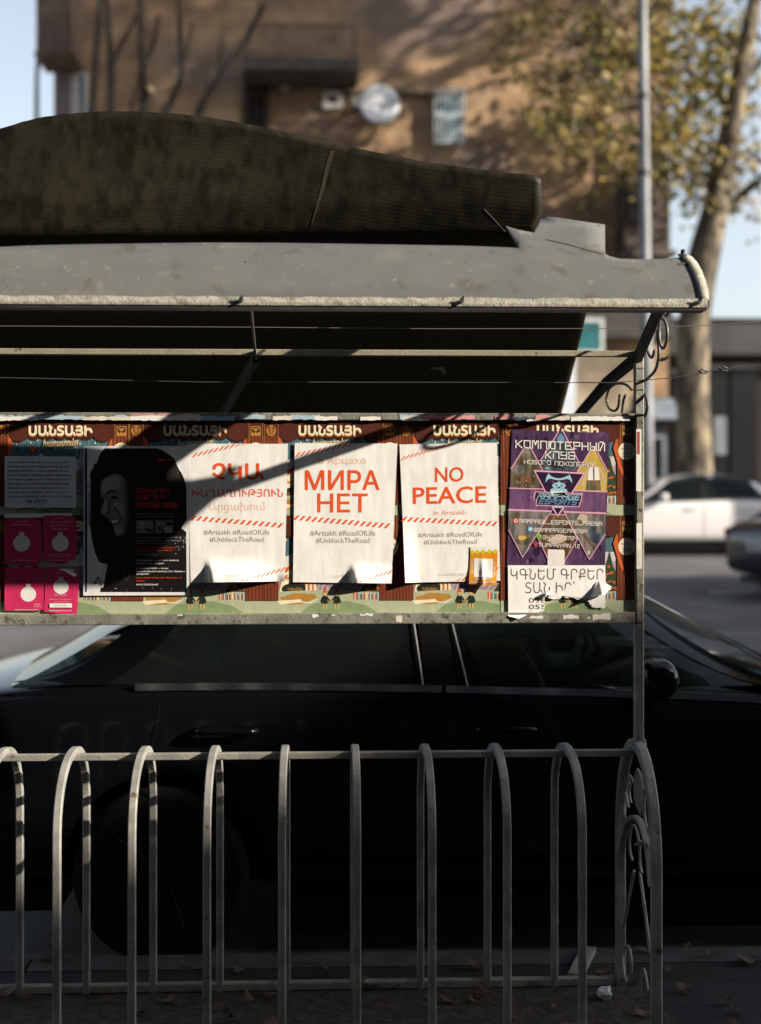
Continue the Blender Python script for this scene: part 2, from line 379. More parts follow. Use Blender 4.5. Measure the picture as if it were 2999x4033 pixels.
for a, c_, y0_, y1_ in ((2655, 2700, 1470, 1900), (2792, 2868, 1450, 1900), (2880, 2985, 1450, 1900)):
    p0, p1 = at(a, y0_, YS-.1), at(c_, y1_, YS-.1)
    f = MB(); f.box((p0.x, YS-.1, p1.z), (p1.x, YS-.002, p0.z)); w = f.build("shop_window", m_shopdark, sr)
    f = MB(); f.box((p0.x-.08, YS-.16, p0.z), (p1.x+.08, YS-.002, p0.z+.1)); f.build("lintel", m_grayblue, w)
b = MB(); p0, p1 = at(2815, 1640, YS-.14), at(2862, 1790, YS-.14); b.box((p0.x, YS-.14, p1.z), (p1.x, YS-.104, p0.z)); b.build("notice", m_grayblue, sr)

# street furniture across the road
p = at(2556, 1900, 24.5); lp = empty("lamp_post", (p.x, 24.5, .42), "tall pale grey lamp post on the far pavement beside the plane tree", "lamp post")
b = MB(); zz = [(.42,.115),(3.0,.105),(9,.09),(12.5,.075)]
b.sweep([(p.x+ (z-.42)*-.012, 24.5, z) for z, r_ in zz], [(math.cos(a*math.pi/8), math.sin(a*math.pi/8)) for a in range(16)], 0, True, None, [r_ for z, r_ in zz])
b.build("pole", M("pale pole paint", (.19,.205,.22), .5, var=.4, scale=3, stretch=(1,1,.3)), lp)
for q_, w_ in ((7.2,.14),(8.6,.135)):
    b = MB(); b.disc((p.x-.012*q_, 24.5, q_), (0,0,1), w_, .08); b.build("clamp", m_dkmetal, lp)
b = MB(); b.box((p.x-.20, 24.3, .422), (p.x+.20, 24.7, .60)); b.build("base", m_conc, lp)
b = MB(); b.tube([(p.x-.145, 24.5, 12.5), (p.x-.15, 24.2, 13.2), (p.x-.15, 23.2, 13.5)], .04); b.build("arm", m_dkmetal, lp)
b = MB(); b.box((p.x-.28, 22.6, 13.42), (p.x-.02, 23.3, 13.56)); b.build("lamp_head", m_whframe, lp)
p0, p1 = at(2272, 1254, 27), at(2378, 1382, 27)
sg = empty("sign", ((p0.x+p1.x)/2, 27, .42), "teal sign board in a white frame on a pale post beside the roof's end", "sign")
b = MB(); t = .07; b.box((p0.x-.3, 26.95, p1.z-.05), (p1.x, 27.05, p0.z)); b.build("frame", m_whframe, sg)
b = MB(); b.box((p0.x-.23, 26.935, p1.z+.02), (p1.x-.07, 26.95, p0.z-.07)); b.build("face", m_teal, sg)
b = MB(); a, c_ = at(2196, 1390, 27), at(2268, 1620, 27); b.box((a.x, 26.97, .42), (c_.x, 27.12, p1.z-.052)); b.build("post", M("pale blue white post", (.62,.68,.74), .4, var=.08), sg)
p0 = at(2440, 1480, 28.5)

# ------------------------------------------------------------------ trees
m_bark = M("plane bark", (.055,.044,.033), .9, scale=3.2, col2=(.22,.18,.12), lo=.46, hi=.60, bump=.4, bscale=25, stretch=(1,1,.5))
m_bark2 = M("grey bark", (.075,.058,.045), .9, var=.35, scale=9, bump=.5, bscale=30, stretch=(1,1,.3))
m_cut = M("fresh cut wood", (.62,.45,.25), .8, var=.15)
def leafmat(n, c):
    m = M(n, c, .5, var=.3, scale=2); nt = m.node_tree
    tr = nt.nodes.new("ShaderNodeBsdfTranslucent"); tr.inputs[0].default_value = (*[min(1, k*1.3) for k in c], 1)
    mx = nt.nodes.new("ShaderNodeMixShader"); mx.inputs[0].default_value = .35
    nt.links.new(nt.nodes["Principled BSDF"].outputs[0], mx.inputs[1]); nt.links.new(tr.outputs[0], mx.inputs[2]); nt.links.new(mx.outputs[0], nt.nodes["Material Output"].inputs[0]); return m
m_leaves = [leafmat("olive leaf", (.15,.14,.04)), leafmat("yellow leaf", (.40,.31,.085)), leafmat("brown leaf", (.13,.07,.03)), leafmat("green leaf", (.05,.085,.022))]
def leaf(mb, c, s, r):
    q = Vector((r.gauss(0,1), r.gauss(0,1), r.gauss(0,1))).normalized(); a = q.orthogonal().normalized(); b2 = q.cross(a)
    t = r.uniform(0, 6.28); u = (a*math.cos(t)+b2*math.sin(t))*s; w = (b2*math.cos(t)-a*math.sin(t))*s; n = q*s*.18
    m = r.choices((0,1,2,3), (.34,.34,.22,.10))[0]
    mb.add([c-u, c-w*.62-u*.25+n, c-w*.4+u*.4, c+u*1.05-n*.6, c+w*.4+u*.4, c+w*.62-u*.25+n], [(0,1,2,3),(0,3,4,5)], m)
def limb(mb, pts, r0, r1, n=6, seg=5, mat=0):
    p = spline(pts, seg); k = len(p)-1
    mb.sweep(p, [(math.cos(2*math.pi*i/n), math.sin(2*math.pi*i/n)) for i in range(n)], mat, True, None, [lerp(r0, r1, i/k) for i in range(k+1)]); return p
pr = random.Random(5)
base = at(2741, 1990, 27); plane = empty("plane_tree", (base.x, 27, .42), "autumn plane tree with pale mottled trunk and sparse yellow leaves beyond the white saloon", "tree")
tk = MB(); P = lambda px, py, y=27.0: at(px, py, y)
b0 = P(2741, 1960); b0.z = .40
tkp = [(b0, .42), (P(2738,1800), .345), (P(2728,1500), .33), (P(2737,1250), .325), (P(2772,1020), .33), (P(2815,840), .28), (P(2850,690), .26), (P(2885,470), .22), (P(2935,200), .18), (P(3010,-200), .1)]
pp = spline([p for p, r_ in tkp], 5)
tk.sweep(pp, [(math.cos(a*math.pi/6), math.sin(a*math.pi/6)) for a in range(12)], 0, True, None, [interp([(i*5, r_) for i, (p, r_) in enumerate(tkp)], i) for i in range(len(pp))])
limbs = [([(2830,690),(2740,678),(2650,632),(2540,590),(2420,545),(2270,492)], .085, .02, 26.6),
         ([(2890,450),(2790,330),(2660,262),(2490,240),(2330,190)], .09, .02, 26.8),
         ([(2790,905),(2770,800),(2700,735),(2640,640)], .06, .02, 27.3),
         ([(2560,600),(2480,470),(2390,330),(2330,230),(2290,120)], .05, .015, 26.4),
         ([(2930,250),(2820,140),(2690,60),(2560,0)], .08, .02, 27.0),
         ([(2870,830),(2930,760),(3010,690),(3100,560)], .12, .03, 27.2),
         ([(2430,545),(2320,560),(2200,520),(2110,430)], .03, .01, 26.3),
         ([(2500,240),(2400,120),(2260,60),(2130,20)], .03, .01, 26.5),
         ([(2910,330),(2990,250),(3080,100)], .09, .03, 27.3),
         ([(2780,330),(2720,430),(2690,520),(2640,560)], .03, .01, 26.8)]
lf = MB(); cl = []
for pts, r0, r1, y in limbs:
    k = len(pts)-1
    q = limb(tk, [P(a, c_, y + (.5*math.sin(i*2.1) if i else .3)) for i, (a, c_) in enumerate(pts)], r0, r1)
    for i in range(6, len(q)):
        cl.append(q[i])
        if pr.random() < .55:
            e = q[i] + Vector((pr.gauss(0,.5), pr.gauss(0,.5), pr.gauss(.05,.45))); limb(tk, [q[i], (q[i]+e)/2 + Vector((0,0,.08)), e], .016, .006, 4, 2); cl += [e, (q[i]+e)/2, e]
for c in cl:
    for _ in range(pr.choice((5, 6, 8, 10))):
        leaf(lf, c + Vector((pr.gauss(0,.28), pr.gauss(0,.35), pr.gauss(-.05,.25))), pr.uniform(.06,.11), pr)
for _ in range(280):
    a, c_ = pr.uniform(1960, 3000), pr.uniform(30, 800)
    if c_ > 300 + (a-1900)*.75: continue
    c = at(a, c_, pr.uniform(27.0, 29.2))
    for _ in range(pr.choice((4, 6, 8))): leaf(lf, c + Vector((pr.gauss(0,.2), pr.gauss(0,.2), pr.gauss(0,.18))), pr.uniform(.06,.11), pr)
for _ in range(110):                                   # denser towards the trunk, over the sky
    a, c_ = pr.gauss(2740, 90), pr.uniform(60, 700); c = at(a, c_, pr.uniform(26.4, 28.6))
    for _ in range(9): leaf(lf, c + Vector((pr.gauss(0,.22), pr.gauss(0,.22), pr.gauss(0,.2))), pr.uniform(.06,.11), pr)
tk.build("trunk", m_bark, plane); lf.build("crown", m_leaves, plane, recalc=False)

# thin bare street trees, left
def bare(label, base_px, y, stems, cut=None):
    p0 = at(base_px, HZ, y); z0 = road_z(y) if y < 26.6 else .42
    r = empty("bare_tree", (p0.x, y, z0), label, "tree", "thin bare trees before the stone building"); t = MB()
    for pts, w in stems:
        q = [at(a, c_, y + .15*math.sin(i*1.7)) for i, (a, c_) in enumerate(pts)]
        if pts[0][1] > 460: q = [Vector((p0.x, y, z0-.05)), Vector((lerp(p0.x, q[0].x, .6), y, lerp(z0, q[0].z, .5)))] + q
        limb(t, q, w*1.15 if pts[0][1] > 460 else w, w*.6, 8, 5)
    t.build("trunk", m_bark2, r)
    if cut:
        c = MB(); a = at(*cut, y-.12); c.disc(a, (.75,-.62,.25), .085, .02, 16); c.build("cut_face", m_cut, r)
Yb = 27.4
bare("slender bare tree against the sky at the left edge, left of the stone building", 150, 26.9, [([(146,480),(146,330),(150,230),(158,120),(150,-60)], .05), ([(148,300),(172,180),(190,60)], .025)])
bare("bare tree with several straight stems, left of the pruned tree", 440, Yb, [([(362,520),(368,380),(380,200),(392,60),(400,-60)], .09), ([(438,500),(438,330),(436,200),(428,100),(420,-40)], .09), ([(440,260),(470,190),(505,130),(540,60)], .06), ([(376,250),(388,150),(385,40)], .06)])
bare("pruned bare tree with a pale fresh cut on its stub, before the brown wall", 575, Yb, [([(565,500),(568,420),(566,300),(560,200),(556,60),(550,-60)], .11), ([(566,400),(580,370),(592,352)], .11), ([(562,280),(590,210),(612,150),(625,60)], .06), ([(520,480),(530,400),(540,330),(556,260)], .04)], (596, 352))
bare("bare tree with a kinked dark stem, right of the pruned tree", 650, Yb, [([(652,500),(668,420),(700,340),(716,290),(712,210),(710,120),(706,-40)], .085), ([(716,290),(735,200),(760,90)], .04)])
bare("bare tree leaning far to the right, towards the balcony of the brown building", 770, Yb, [([(760,560),(775,470),(815,380),(880,280),(940,200),(990,120),(1040,20)], .10), ([(850,320),(868,230),(880,120)], .03)])

# leafy street trees to the right of the picture (they dapple the stone wall)
def street_tree(label, x, y, h, seed, nb, nc, sg, ls, zb, zh):
    r = empty("street_tree", (x, y, .42), label, "tree", "leafy street trees right of the view"); q = random.Random(seed); t = MB(); l = MB(); k_ = h/16; O = Vector((x, y, .42))
    V = lambda a, b_, c_: O + Vector((a, b_, c_))*k_
    limb(t, [O, O+Vector((.1,.05,zb*.4)), O+Vector((0,.1,zb*.8)), O+Vector((.2,0,zb+zh*.4)), O+Vector((.1,.1,zb+zh))], .30*k_, .05, 10)
    for i in range(nb):
        a = i*2.4; z = (zb + i*zh/nb)/k_; L_ = q.uniform(1.6, 4.0)*(1-.5*abs(i/nb-.5))
        e = (math.cos(a)*L_, math.sin(a)*L_, z+L_*.45); m_ = (math.cos(a)*L_*.5, math.sin(a)*L_*.5, z+L_*.3)
        limb(t, [V(.05,.05,z), V(*m_), V(*e)], .07, .018, 5, 4)
        for k in range(nc):
            c = V(*m_).lerp(V(*e), q.uniform(-.3, 1.25)) + Vector((q.gauss(0,.8), q.gauss(0,.8), q.gauss(0,.6)))
            for _ in range(22): leaf(l, c + Vector((q.gauss(0,sg), q.gauss(0,sg), q.gauss(0,sg*.6))), q.uniform(ls*.75,ls*1.2), q)
    t.build("trunk", m_bark, r); l.build("crown", m_leaves, r, recalc=False)
street_tree("tall leafy plane tree nearest the lamp post, right of the view", 11.3, 28.8, 17, 3, 40, 2, .20, .14, 9.0, 9.0)
street_tree("tall leafy plane tree second along the far pavement, right of the view", 13.2, 21.9, 18, 2, 50, 10, .30, .19, 14.2, 8.0)

# ------------------------------------------------------------------ the bicycle shelter
YB = 4.14                                   # plane of the notice board
def paint(name, c, c2, lo=.38, hi=.66):
    m = M(name, c, .55, scale=14, col2=c2, lo=lo, hi=hi, bump=.12, bscale=120)
    overlay(m, (.10,.055,.03), 30, .66, .72, detail=8); return m
m_hoop = paint("pale grey chipped paint", (.19,.19,.178), (.30,.295,.27))
m_rail = paint("worn grey rail paint", (.20,.195,.175), (.32,.30,.26))
m_frm = paint("grey green board frame paint", (.15,.15,.125), (.25,.245,.20)); overlay(m_frm, (.085,.075,.055), 45, .56, .66, detail=10)
m_dark = M("dark grey steel paint", (.05,.05,.052), .5, var=.3, scale=20, bump=.1, bscale=100)
m_dark2 = M("black steel paint", (.018,.017,.016), .6)
m_beam = paint("olive grey beam paint", (.23,.21,.15), (.29,.26,.19))
m_scr = M("wrought iron paint", (.10,.10,.098), .45, var=.25, scale=30)
m_dust = M("dusty grey sheet", (.092,.096,.094), .8, scale=7, col2=(.120,.120,.111), lo=.3, hi=.75, bump=.05, bscale=260)
overlay(m_dust, (.155,.15,.125), 9, .60, .78, detail=9); overlay(m_dust, (.19,.185,.155), 22, .66, .80, detail=6)
overlay(m_dust, (.25,.24,.20), 48, .69, .76, detail=3); overlay(m_dust, (.085,.092,.096), 1.3, .47, .58, stretch=(.35,1,7)); overlay(m_dust, (.075,.072,.062), 16, .60, .72, stretch=(1,1,.35), detail=8)
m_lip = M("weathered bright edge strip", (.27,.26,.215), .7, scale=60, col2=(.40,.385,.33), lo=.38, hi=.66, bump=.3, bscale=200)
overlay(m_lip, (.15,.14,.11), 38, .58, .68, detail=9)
shelter = empty("bicycle_shelter", (0, YB, 0), "grey steel bicycle shelter with broken curved roof, hoop rack and a notice board", "bicycle shelter")
B = lambda: MB()

# hoops: square tube arches in planes across the rail
YA, YC, ZT, ZS = 3.90, 4.38, .825, .60
def hoop_path(x, z0=0.0, top=ZT, spring=ZS, ya=YA, yc=YC, e=2.25, n=22):
    ym, a = (ya+yc)/2, (yc-ya)/2; p = [(x, ya, z0), (x, ya, .3), (x, ya, spring*.93)]
    for i in range(n+1):
        t = math.pi*(1 - i/n); c, s = math.cos(t), math.sin(t)
        p.append((x, ym + a*math.copysign(abs(c)**(2/e), c), spring + (top-spring)*abs(s)**(2/e)))
    return p + [(x, yc, spring*.93), (x, yc, .3), (x, yc, z0)]
for k in range(-2, 8):
    x = at(225 + 295.6*k, HZ, YA).x
    b = B(); b.bar(hoop_path(x, top=ZT-.011), .0225, .0225, 0, (1,0,0)); o = b.build("hoop", m_hoop, shelter)
xE = at(2586, HZ, YA).x                      # end frame plane
XP = at(2517, HZ, YB).x                      # post
xL = -3.4
b = B(); b.bar([(xL, YB, .800), (xE-.012, YB, .800)], .021, .021, 0, (0,0,1)); b.build("rail", m_rail, shelter)
b = B(); b.bar([(xL, YC+.004, .014), (xE-.02, YC+.004, .014)], .028, .026, 0, (0,0,1)); b.bar([(xL, YA-.004, .014), (xE-.02, YA-.004, .014)], .028, .026, 0, (0,0,1)); b.build("base_rail", m_rail, shelter)
b = B(); p0 = at(2352, 3722, 4.62); b.bar([(p0.x-.02, 4.66, .02), (xE-.145, YC+.022, .02)], .05, .02, 0, (0,0,1)); b.build("foot_plate", m_hoop, shelter)
# end arch with ornaments
b = B(); b.bar(hoop_path(xE, top=.825, spring=.50, e=2.05), .030, .030, 0, (1,0,0)); b.build("end_arch", m_hoop, shelter)
o3 = lambda x, y: atx(2350 + x/2.02, 2850 + y/2.02, xE-.004)
b = B(); lp_ = [(322,355),(345,400),(360,460),(368,530),(368,600),(362,670),(350,735),(333,700),(310,650),(297,590),(292,520),(297,440),(308,385)]
b.prism([o3(*p) for p in lp_], (.006,0,0)); b.build("leaf_plate", m_hoop, shelter)
b = B(); b.bar(spline([o3(*p) for p in [(196,1180),(202,1000),(216,900),(245,800),(285,748),(320,752),(355,800),(385,890),(412,1020),(428,1180),(438,1300)]], 5), .012, .020, 0, (1,0,0)); b.build("inner_arch", m_hoop, shelter)
b = B()
for pts in ([(428,570),(415,522),(396,518),(382,560),(379,650),(386,750),(402,830),(428,900),(441,975),(428,995),(404,950),(384,890)],
            [(276,630),(262,565),(266,500),(284,460),(270,415),(256,440),(254,520),(262,590)],
            [(256,670),(243,600),(231,560),(217,600),(216,680),(230,745),(248,760)],
            [(290,1090),(270,1030),(264,930),(276,840),(298,806),(322,860),(334,930),(326,960),(310,962)],
            [(362,1190),(348,1120),(344,1000),(352,930)], [(440,800),(428,786),(418,815),(424,860)],
            [(228,1830),(228,1790),(248,1768),(270,1815),(279,1940),(263,2035),(238,2050),(216,1960),(205,1850)],
            [(346,2150),(352,2030),(372,1952),(392,2000),(408,2120)]):
    b.tube(spline([o3(*p) for p in pts], 5), .0042, 6)
b.tube([o3(345,1180), o3(388,1500), o3(428,1830)], .005, 6); b.tube([o3(300,1170), o3(255,1400), o3(212,1640)], .005, 6)
b.build("scrollwork", m_scr if False else m_hoop, shelter)

# post and its collar
zP = at(2517, 1392, YB).z
b = B(); b.bar([(XP, YB+.002, .815), (XP, YB+.002, zP)], .028, .026, 0, (0,1,0)); b.build("post", m_rail, shelter)
b = B(); b.bar([(XP, YB, .822), (XP, YB, .832)], .04, .04, 0, (0,1,0)); b.bar([(XP, YB, .834), (XP, YB, .842)], .037, .037, 0, (0,1,0)); b.build("collar", m_rail, shelter)
# notice board: panel, frame
zb0, zb1, zt0, zt1 = at(2000,2456,YB-.02).z, at(2000,2413,YB-.02).z, at(2000,1655,YB-.02).z, at(2000,1627,YB-.02).z
xs0_, xs1_ = at(2507, HZ, YB-.018).x, at(2537, HZ, YB-.018).x
b = B(); b.box((xL, YB, zb1-.01), (xs0_-.006, YB+.008, zt0+.01)); b.build("board_panel", M("black board backing", (.012,.011,.010), .8, var=.3), shelter)
b = B(); b.box((xL, YB-.012, zt0), (xs0_-.003, YB+.012, zt1)); b.box((xL, YB-.016, zb0), (xs0_-.003, YB+.012, zb1)); b.box((xs0_, YB-.018, zb0+.001), (xs1_, YB+.013, zt1-.001))
fr = b.build("board_frame", m_frm, shelter); bv = fr.modifiers.new("bevel", 'BEVEL'); bv.width = .0025; bv.segments = 2
b = B(); j = random.Random(3); sc = [M("scrap cream", (.62,.58,.50), .8, var=.15, scale=20), M("scrap pale blue", (.36,.47,.55), .8), M("scrap pink", (.60,.27,.27), .8, var=.2), M("scrap navy", (.03,.05,.09), .8), M("scrap white", (.72,.70,.66), .8), M("scrap red", (.34,.06,.04), .8)]
def scrap(px0, py0, px1, py1, m, y, jag=3.0):
    w = px1-px0; k = max(4, int(w/12))
    top = [(lerp(px0, px1, i/k), py0 + j.uniform(-jag, jag)*(1 if w > 25 else .3)) for i in range(k+1)]; bot = [(lerp(px1, px0, i/k), py1 + j.uniform(-jag, jag)*.6) for i in range(k+1)]
    b = MB(); b.add([at(a, c, y) for a, c in top+bot], [list(range(2*k+2))]); b.build('paper_scrap', sc[m], fr, recalc=False)
yy = YB-.0125
for i, (a, c, m, q0, q1) in enumerate([(-60,330,1,1636,1652),(-60,150,4,1642,1656),(325,520,0,1640,1655),(455,500,1,1634,1642),(515,790,2,1630,1640),(515,800,4,1638,1656),(700,790,4,1634,1650),(795,925,1,1640,1656),(945,1045,1,1632,1650),(1075,1150,0,1638,1655),(1150,1260,1,1634,1652),(1240,1330,4,1640,1655),(1420,1500,4,1640,1655),(1575,1660,1,1634,1654),(1585,1690,0,1642,1657),(1660,1870,2,1635,1652),(1700,1800,5,1648,1655),(1950,2030,2,1634,1652),(2025,2115,3,1643,1655),(2110,2165,2,1634,1654),(2160,2245,0,1639,1655),(2250,2480,4,1640,1657),(2075,2130,4,1652,1659)]):
    scrap(a, q0, c, q1, m, yy - i*.00006)
for i, (a, c, q0, q1, m) in enumerate([(2507,2527,1690,1935,4),(2509,2521,1700,1790,5),(2508,2529,2060,2240,4),(2508,2526,2120,2235,0)]):
    scrap(a, q0, c, q1, m, YB-.0185-i*.0001, 2)
for i, (a, c, q0, q1, m) in enumerate([(2085,2140,2428,2438,4),(2220,2280,2424,2438,4),(2315,2326,2430,2438,4),(2335,2405,2418,2440,4),(1230,1255,2420,2432,4),(1300,1345,2418,2424,0),(1420,1470,2418,2424,4),(1560,1585,2424,2450,0),(700,720,2420,2426,4)]):
    scrap(a, q0, c, q1, m, YB-.0165, 5)

# roof frame: beam, rafters, struts
zBm = at(2000, 1392, YB-.01).z
b = B(); b.bar([(xL, YB-.006, zBm), (XP-.0145, YB-.006, zBm)], .019, .019, 0, (0,0,1)); b.build("roof_beam", m_beam, shelter)
for nm, x in (("rafter", XP-.004), ("rafter", at(1000, HZ, YB).x+.006), ("rafter", at(-650, HZ, YB).x)):
    wdt = .024 if x > .5 else .007
    b = B(); b.bar([(x, 3.60, CH+.565), (x, 3.90, CH+.478), (x, YB, CH+.372)], wdt, .032 if x > .5 else .020, 0, (0,0,1)); b.build(nm, m_dark, shelter)
    b = B()
    if x > .5: b.bar([(x, YB+.01, CH+.375), (x, 4.6, CH+.33), (x, 5.35, CH+.205)], .026, .034, 0, (0,0,1))
    else: q = at(860, 1650, 5.25); b.bar([(x, YB+.01, CH+.368), (x + (q.x-at(1000, HZ, YB).x), 5.25, q.z)], .022, .03, 0, (0,0,1))
    b.build("rear_strut", m_dark2, shelter)
# front roof sheet: a strip of the curved roof, its torn tab, edge strip and end flashing
prof = spline([(0,3.485,.436),(0,3.56,.532),(0,3.69,.640),(0,3.86,.725),(0,4.05,.785),(0,4.3,.82)], 14)
def at_roof(px, py, lift=0.0):
    v = (HZ-py)/F; lo, hi = 0, len(prof)-1
    u = (px-1499.5)/F; k = cT - u*sT
    for i in range(len(prof)-1):
        a = prof[i].z/prof[i].y*k; c = prof[i+1].z/prof[i+1].y*k
        if a <= v <= c or i == len(prof)-2:
            t = (v-a)/(c-a); y = lerp(prof[i].y, prof[i+1].y, t); break
    if v < prof[0].z/prof[0].y*k: y = prof[0].y
    p = at(px, py, y); return p + Vector((0, -lift*.7, lift*.7))
top_e = [(-700,990),(0,972),(130,966),(300,962),(500,959),(800,955),(1100,956),(1500,962),(1850,968),(2046,976)]
b = B(); n = 10
cols = [-700,-400,-200,0]+list(range(100,2040,90))+[2046]
b.grid([[at_roof(px, lerp(interp(top_e, px), 1192, i/n)) for px in cols] for i in range(n+1)])
tabtop = [(2046,905),(2076,911),(2106,916),(2112,890),(2130,850),(2200,857),(2300,872),(2384,884)]
rest = [(2386,1000),(2400,1008),(2440,1018),(2560,1021),(2680,1013),(2700,1014),(2725,1050),(2745,1105),(2760,1160),(2766,1180)]
b.grid([[at_roof(px, lerp(q, 976, i/4)) for px, q in tabtop] for i in range(5)])
b.grid([[at_roof(px, lerp(max(q, 976), 1192, i/n)) for px, q in tabtop+rest] for i in range(n+1)])
b.add([at_roof(1992,889), at_roof(2046,905), at_roof(2046,lerp(905,976,.25)), at_roof(2046,lerp(905,976,.5)), at_roof(2046,lerp(905,976,.75)), at_roof(2046,976)], [(0,1,2),(0,2,3),(0,3,4),(0,4,5)])
o = b.build("front_roof_sheet", m_dust, shelter)
bm = bmesh.new(); bm.from_mesh(o.data); bmesh.ops.remove_doubles(bm, verts=bm.verts, dist=2e-4); bmesh.ops.recalc_face_normals(bm, faces=bm.faces); bm.to_mesh(o.data); bm.free()
sm = o.modifiers.new("thick", 'SOLIDIFY'); sm.thickness = .006; sm.offset = -1
def lipp(px, py, dy=0.0): return at(px, py, 3.482+dy)
b = B(); cols = [-700, 0, 700, 1400, 2100, 2788]
j = random.Random(8); cc = [-700+i*40 for i in range(87)] + [2788]
topj = [1163 + j.uniform(-3.2, 2.2) + (1.5*math.sin(q*.013)) + lerp(0, 16, (q+100)/2900) for q in cc]
botj = [1189 + lerp(0, 15, (q+100)/2900) for q in cc]
yl = 3.476
for i in range(len(cc)-1):
    p = [at(cc[i], topj[i], yl+.006), at(cc[i+1], topj[i+1], yl+.006), at(cc[i+1], botj[i+1], yl), at(cc[i], botj[i], yl)]
    b.add(p, [(0,1,2,3)])
zl = at(1400, 1197, yl).z
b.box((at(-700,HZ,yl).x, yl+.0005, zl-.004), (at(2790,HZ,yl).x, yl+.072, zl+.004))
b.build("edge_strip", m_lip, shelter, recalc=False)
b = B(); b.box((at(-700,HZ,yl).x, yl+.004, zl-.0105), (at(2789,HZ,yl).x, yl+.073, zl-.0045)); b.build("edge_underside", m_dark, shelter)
b = B(); rows = []
fl = [(2757,2793,1188),(2750,2789,1150),(2739,2778,1110),(2724,2763,1072),(2706,2745,1040),(2686,2724,1018),(2668,2704,1008)]
for l_, r_, y_ in fl:
    pa, pb = at_roof(l_, y_), at_roof(r_, y_); rows.append([pa+Vector((0,-.004,.005)), pb+Vector((0,-.004,.005)), pb+Vector((.001,.003,-.016))])
b.grid(rows); o = b.build("end_flashing", m_lip, shelter); sm = o.modifiers.new("thick", 'SOLIDIFY'); sm.thickness = .003
for px, py in ((950,1181), (1820,1184), (2757,1186)):
    b = B(); p = at(px, py, yl-.004); b.disc(p, (0,-1,.25), .0062, .008, 10); b.disc(p+Vector((.002,-.004,.005)), (.3,-.5,.8), .003, .014, 8); b.build("screw", m_dark, shelter)
b = B(); p = at_roof(2690, 1012); b.disc(p+Vector((0,0,.004)), (0,-.4,1), .012, .006, 10); b.disc(p+Vector((0,0,.012)), (0,-.4,1), .006, .016, 8); b.build("screw", m_dark, shelter)

# big loose rear sheet: hollow ribbed plastic, sprung up behind the front strip and falling away to the back
m_sheet = bpy.data.materials.new("bronze ribbed plastic"); m_sheet.use_nodes = True
nt = m_sheet.node_tree; N, L = nt.nodes, nt.links; bs = N["Principled BSDF"]; bs.inputs["Roughness"].default_value = .55; bs.inputs["Specular IOR Level"].default_value = .25
tl = N.new("ShaderNodeBsdfTranslucent"); tl.inputs[0].default_value = (.11,.10,.068,1); ms_ = N.new("ShaderNodeMixShader"); ms_.inputs[0].default_value = .45
L.new(bs.outputs[0], ms_.inputs[1]); L.new(tl.outputs[0], ms_.inputs[2]); L.new(ms_.outputs[0], N["Material Output"].inputs[0])
uv = N.new("ShaderNodeUVMap"); uv.uv_map = "UVMap"
wv = N.new("ShaderNodeTexWave"); wv.wave_type = 'BANDS'; wv.bands_direction = 'Y'; wv.inputs["Scale"].default_value = 1/.0125/ (2*math.pi) * 2; wv.inputs["Distortion"].default_value = 0
L.new(uv.outputs[0], wv.inputs["Vector"])
tc = N.new("ShaderNodeTexCoord"); mp = N.new("ShaderNodeMapping"); mp.inputs["Scale"].default_value = (16, 16, 9); L.new(tc.outputs["Object"], mp.inputs[0])
n1 = N.new("ShaderNodeTexNoise"); n1.inputs["Scale"].default_value = 1.6; n1.inputs["Detail"].default_value = 8; L.new(mp.outputs[0], n1.inputs["Vector"])
r1 = N.new("ShaderNodeValToRGB"); r1.color_ramp.elements[0].position = .36; r1.color_ramp.elements[1].position = .60
r1.color_ramp.elements[0].color = (.012,.0118,.0085,1); r1.color_ramp.elements[1].color = (.040,.036,.025,1); L.new(n1.outputs[0], r1.inputs[0])
n2 = N.new("ShaderNodeTexNoise"); n2.inputs["Scale"].default_value = .9; n2.inputs["Detail"].default_value = 3; L.new(tc.outputs["Object"], n2.inputs["Vector"])
r2 = N.new("ShaderNodeValToRGB"); r2.color_ramp.elements[0].position = .40; r2.color_ramp.elements[1].position = .62; r2.color_ramp.elements[0].color = (.62,.65,.60,1); r2.color_ramp.elements[1].color = (1.25,1.2,1.12,1); L.new(n2.outputs[0], r2.inputs[0])
mx = N.new("ShaderNodeMix"); mx.data_type = 'RGBA'; mx.blend_type = 'MULTIPLY'; mx.inputs[0].default_value = 1; L.new(r1.outputs[0], mx.inputs[6]); L.new(r2.outputs[0], mx.inputs[7])
r3 = N.new("ShaderNodeValToRGB"); r3.color_ramp.elements[0].position = .25; r3.color_ramp.elements[1].position = .7; r3.color_ramp.elements[0].color = (.93,.93,.92,1); r3.color_ramp.elements[1].color = (1.04,1.04,1.03,1); L.new(wv.outputs[1], r3.inputs[0])
m2 = N.new("ShaderNodeMix"); m2.data_type = 'RGBA'; m2.blend_type = 'MULTIPLY'; m2.inputs[0].default_value = 1; L.new(mx.outputs[2], m2.inputs[6]); L.new(r3.outputs[0], m2.inputs[7]); L.new(m2.outputs[2], bs.inputs["Base Color"])
bp = N.new("ShaderNodeBump"); bp.inputs["Strength"].default_value = .10; bp.inputs["Distance"].default_value = .002; L.new(wv.outputs[1], bp.inputs["Height"]); L.new(bp.outputs[0], bs.inputs["Normal"])
stop = [(-700,760),(-300,600),(0,508),(130,468),(250,449),(400,439),(550,438),(700,447),(850,466),(1000,492),(1150,525),(1300,560),(1500,604),(1700,643),(1900,668),(2050,684),(2118,690),(2131,702)]
redge = [(690,2118),(702,2131),(760,2134),(840,2138),(905,2112),(918,2108),(960,2200),(1100,2300),(1235,2310),(1420,2266),(1612,2216),(1760,2180)]
ysheet = [(400,4.02),(600,4.05),(800,4.07),(920,4.10),(980,4.16),(1100,4.55),(1235,4.98),(1420,5.24),(1612,5.48),(1760,5.66)]
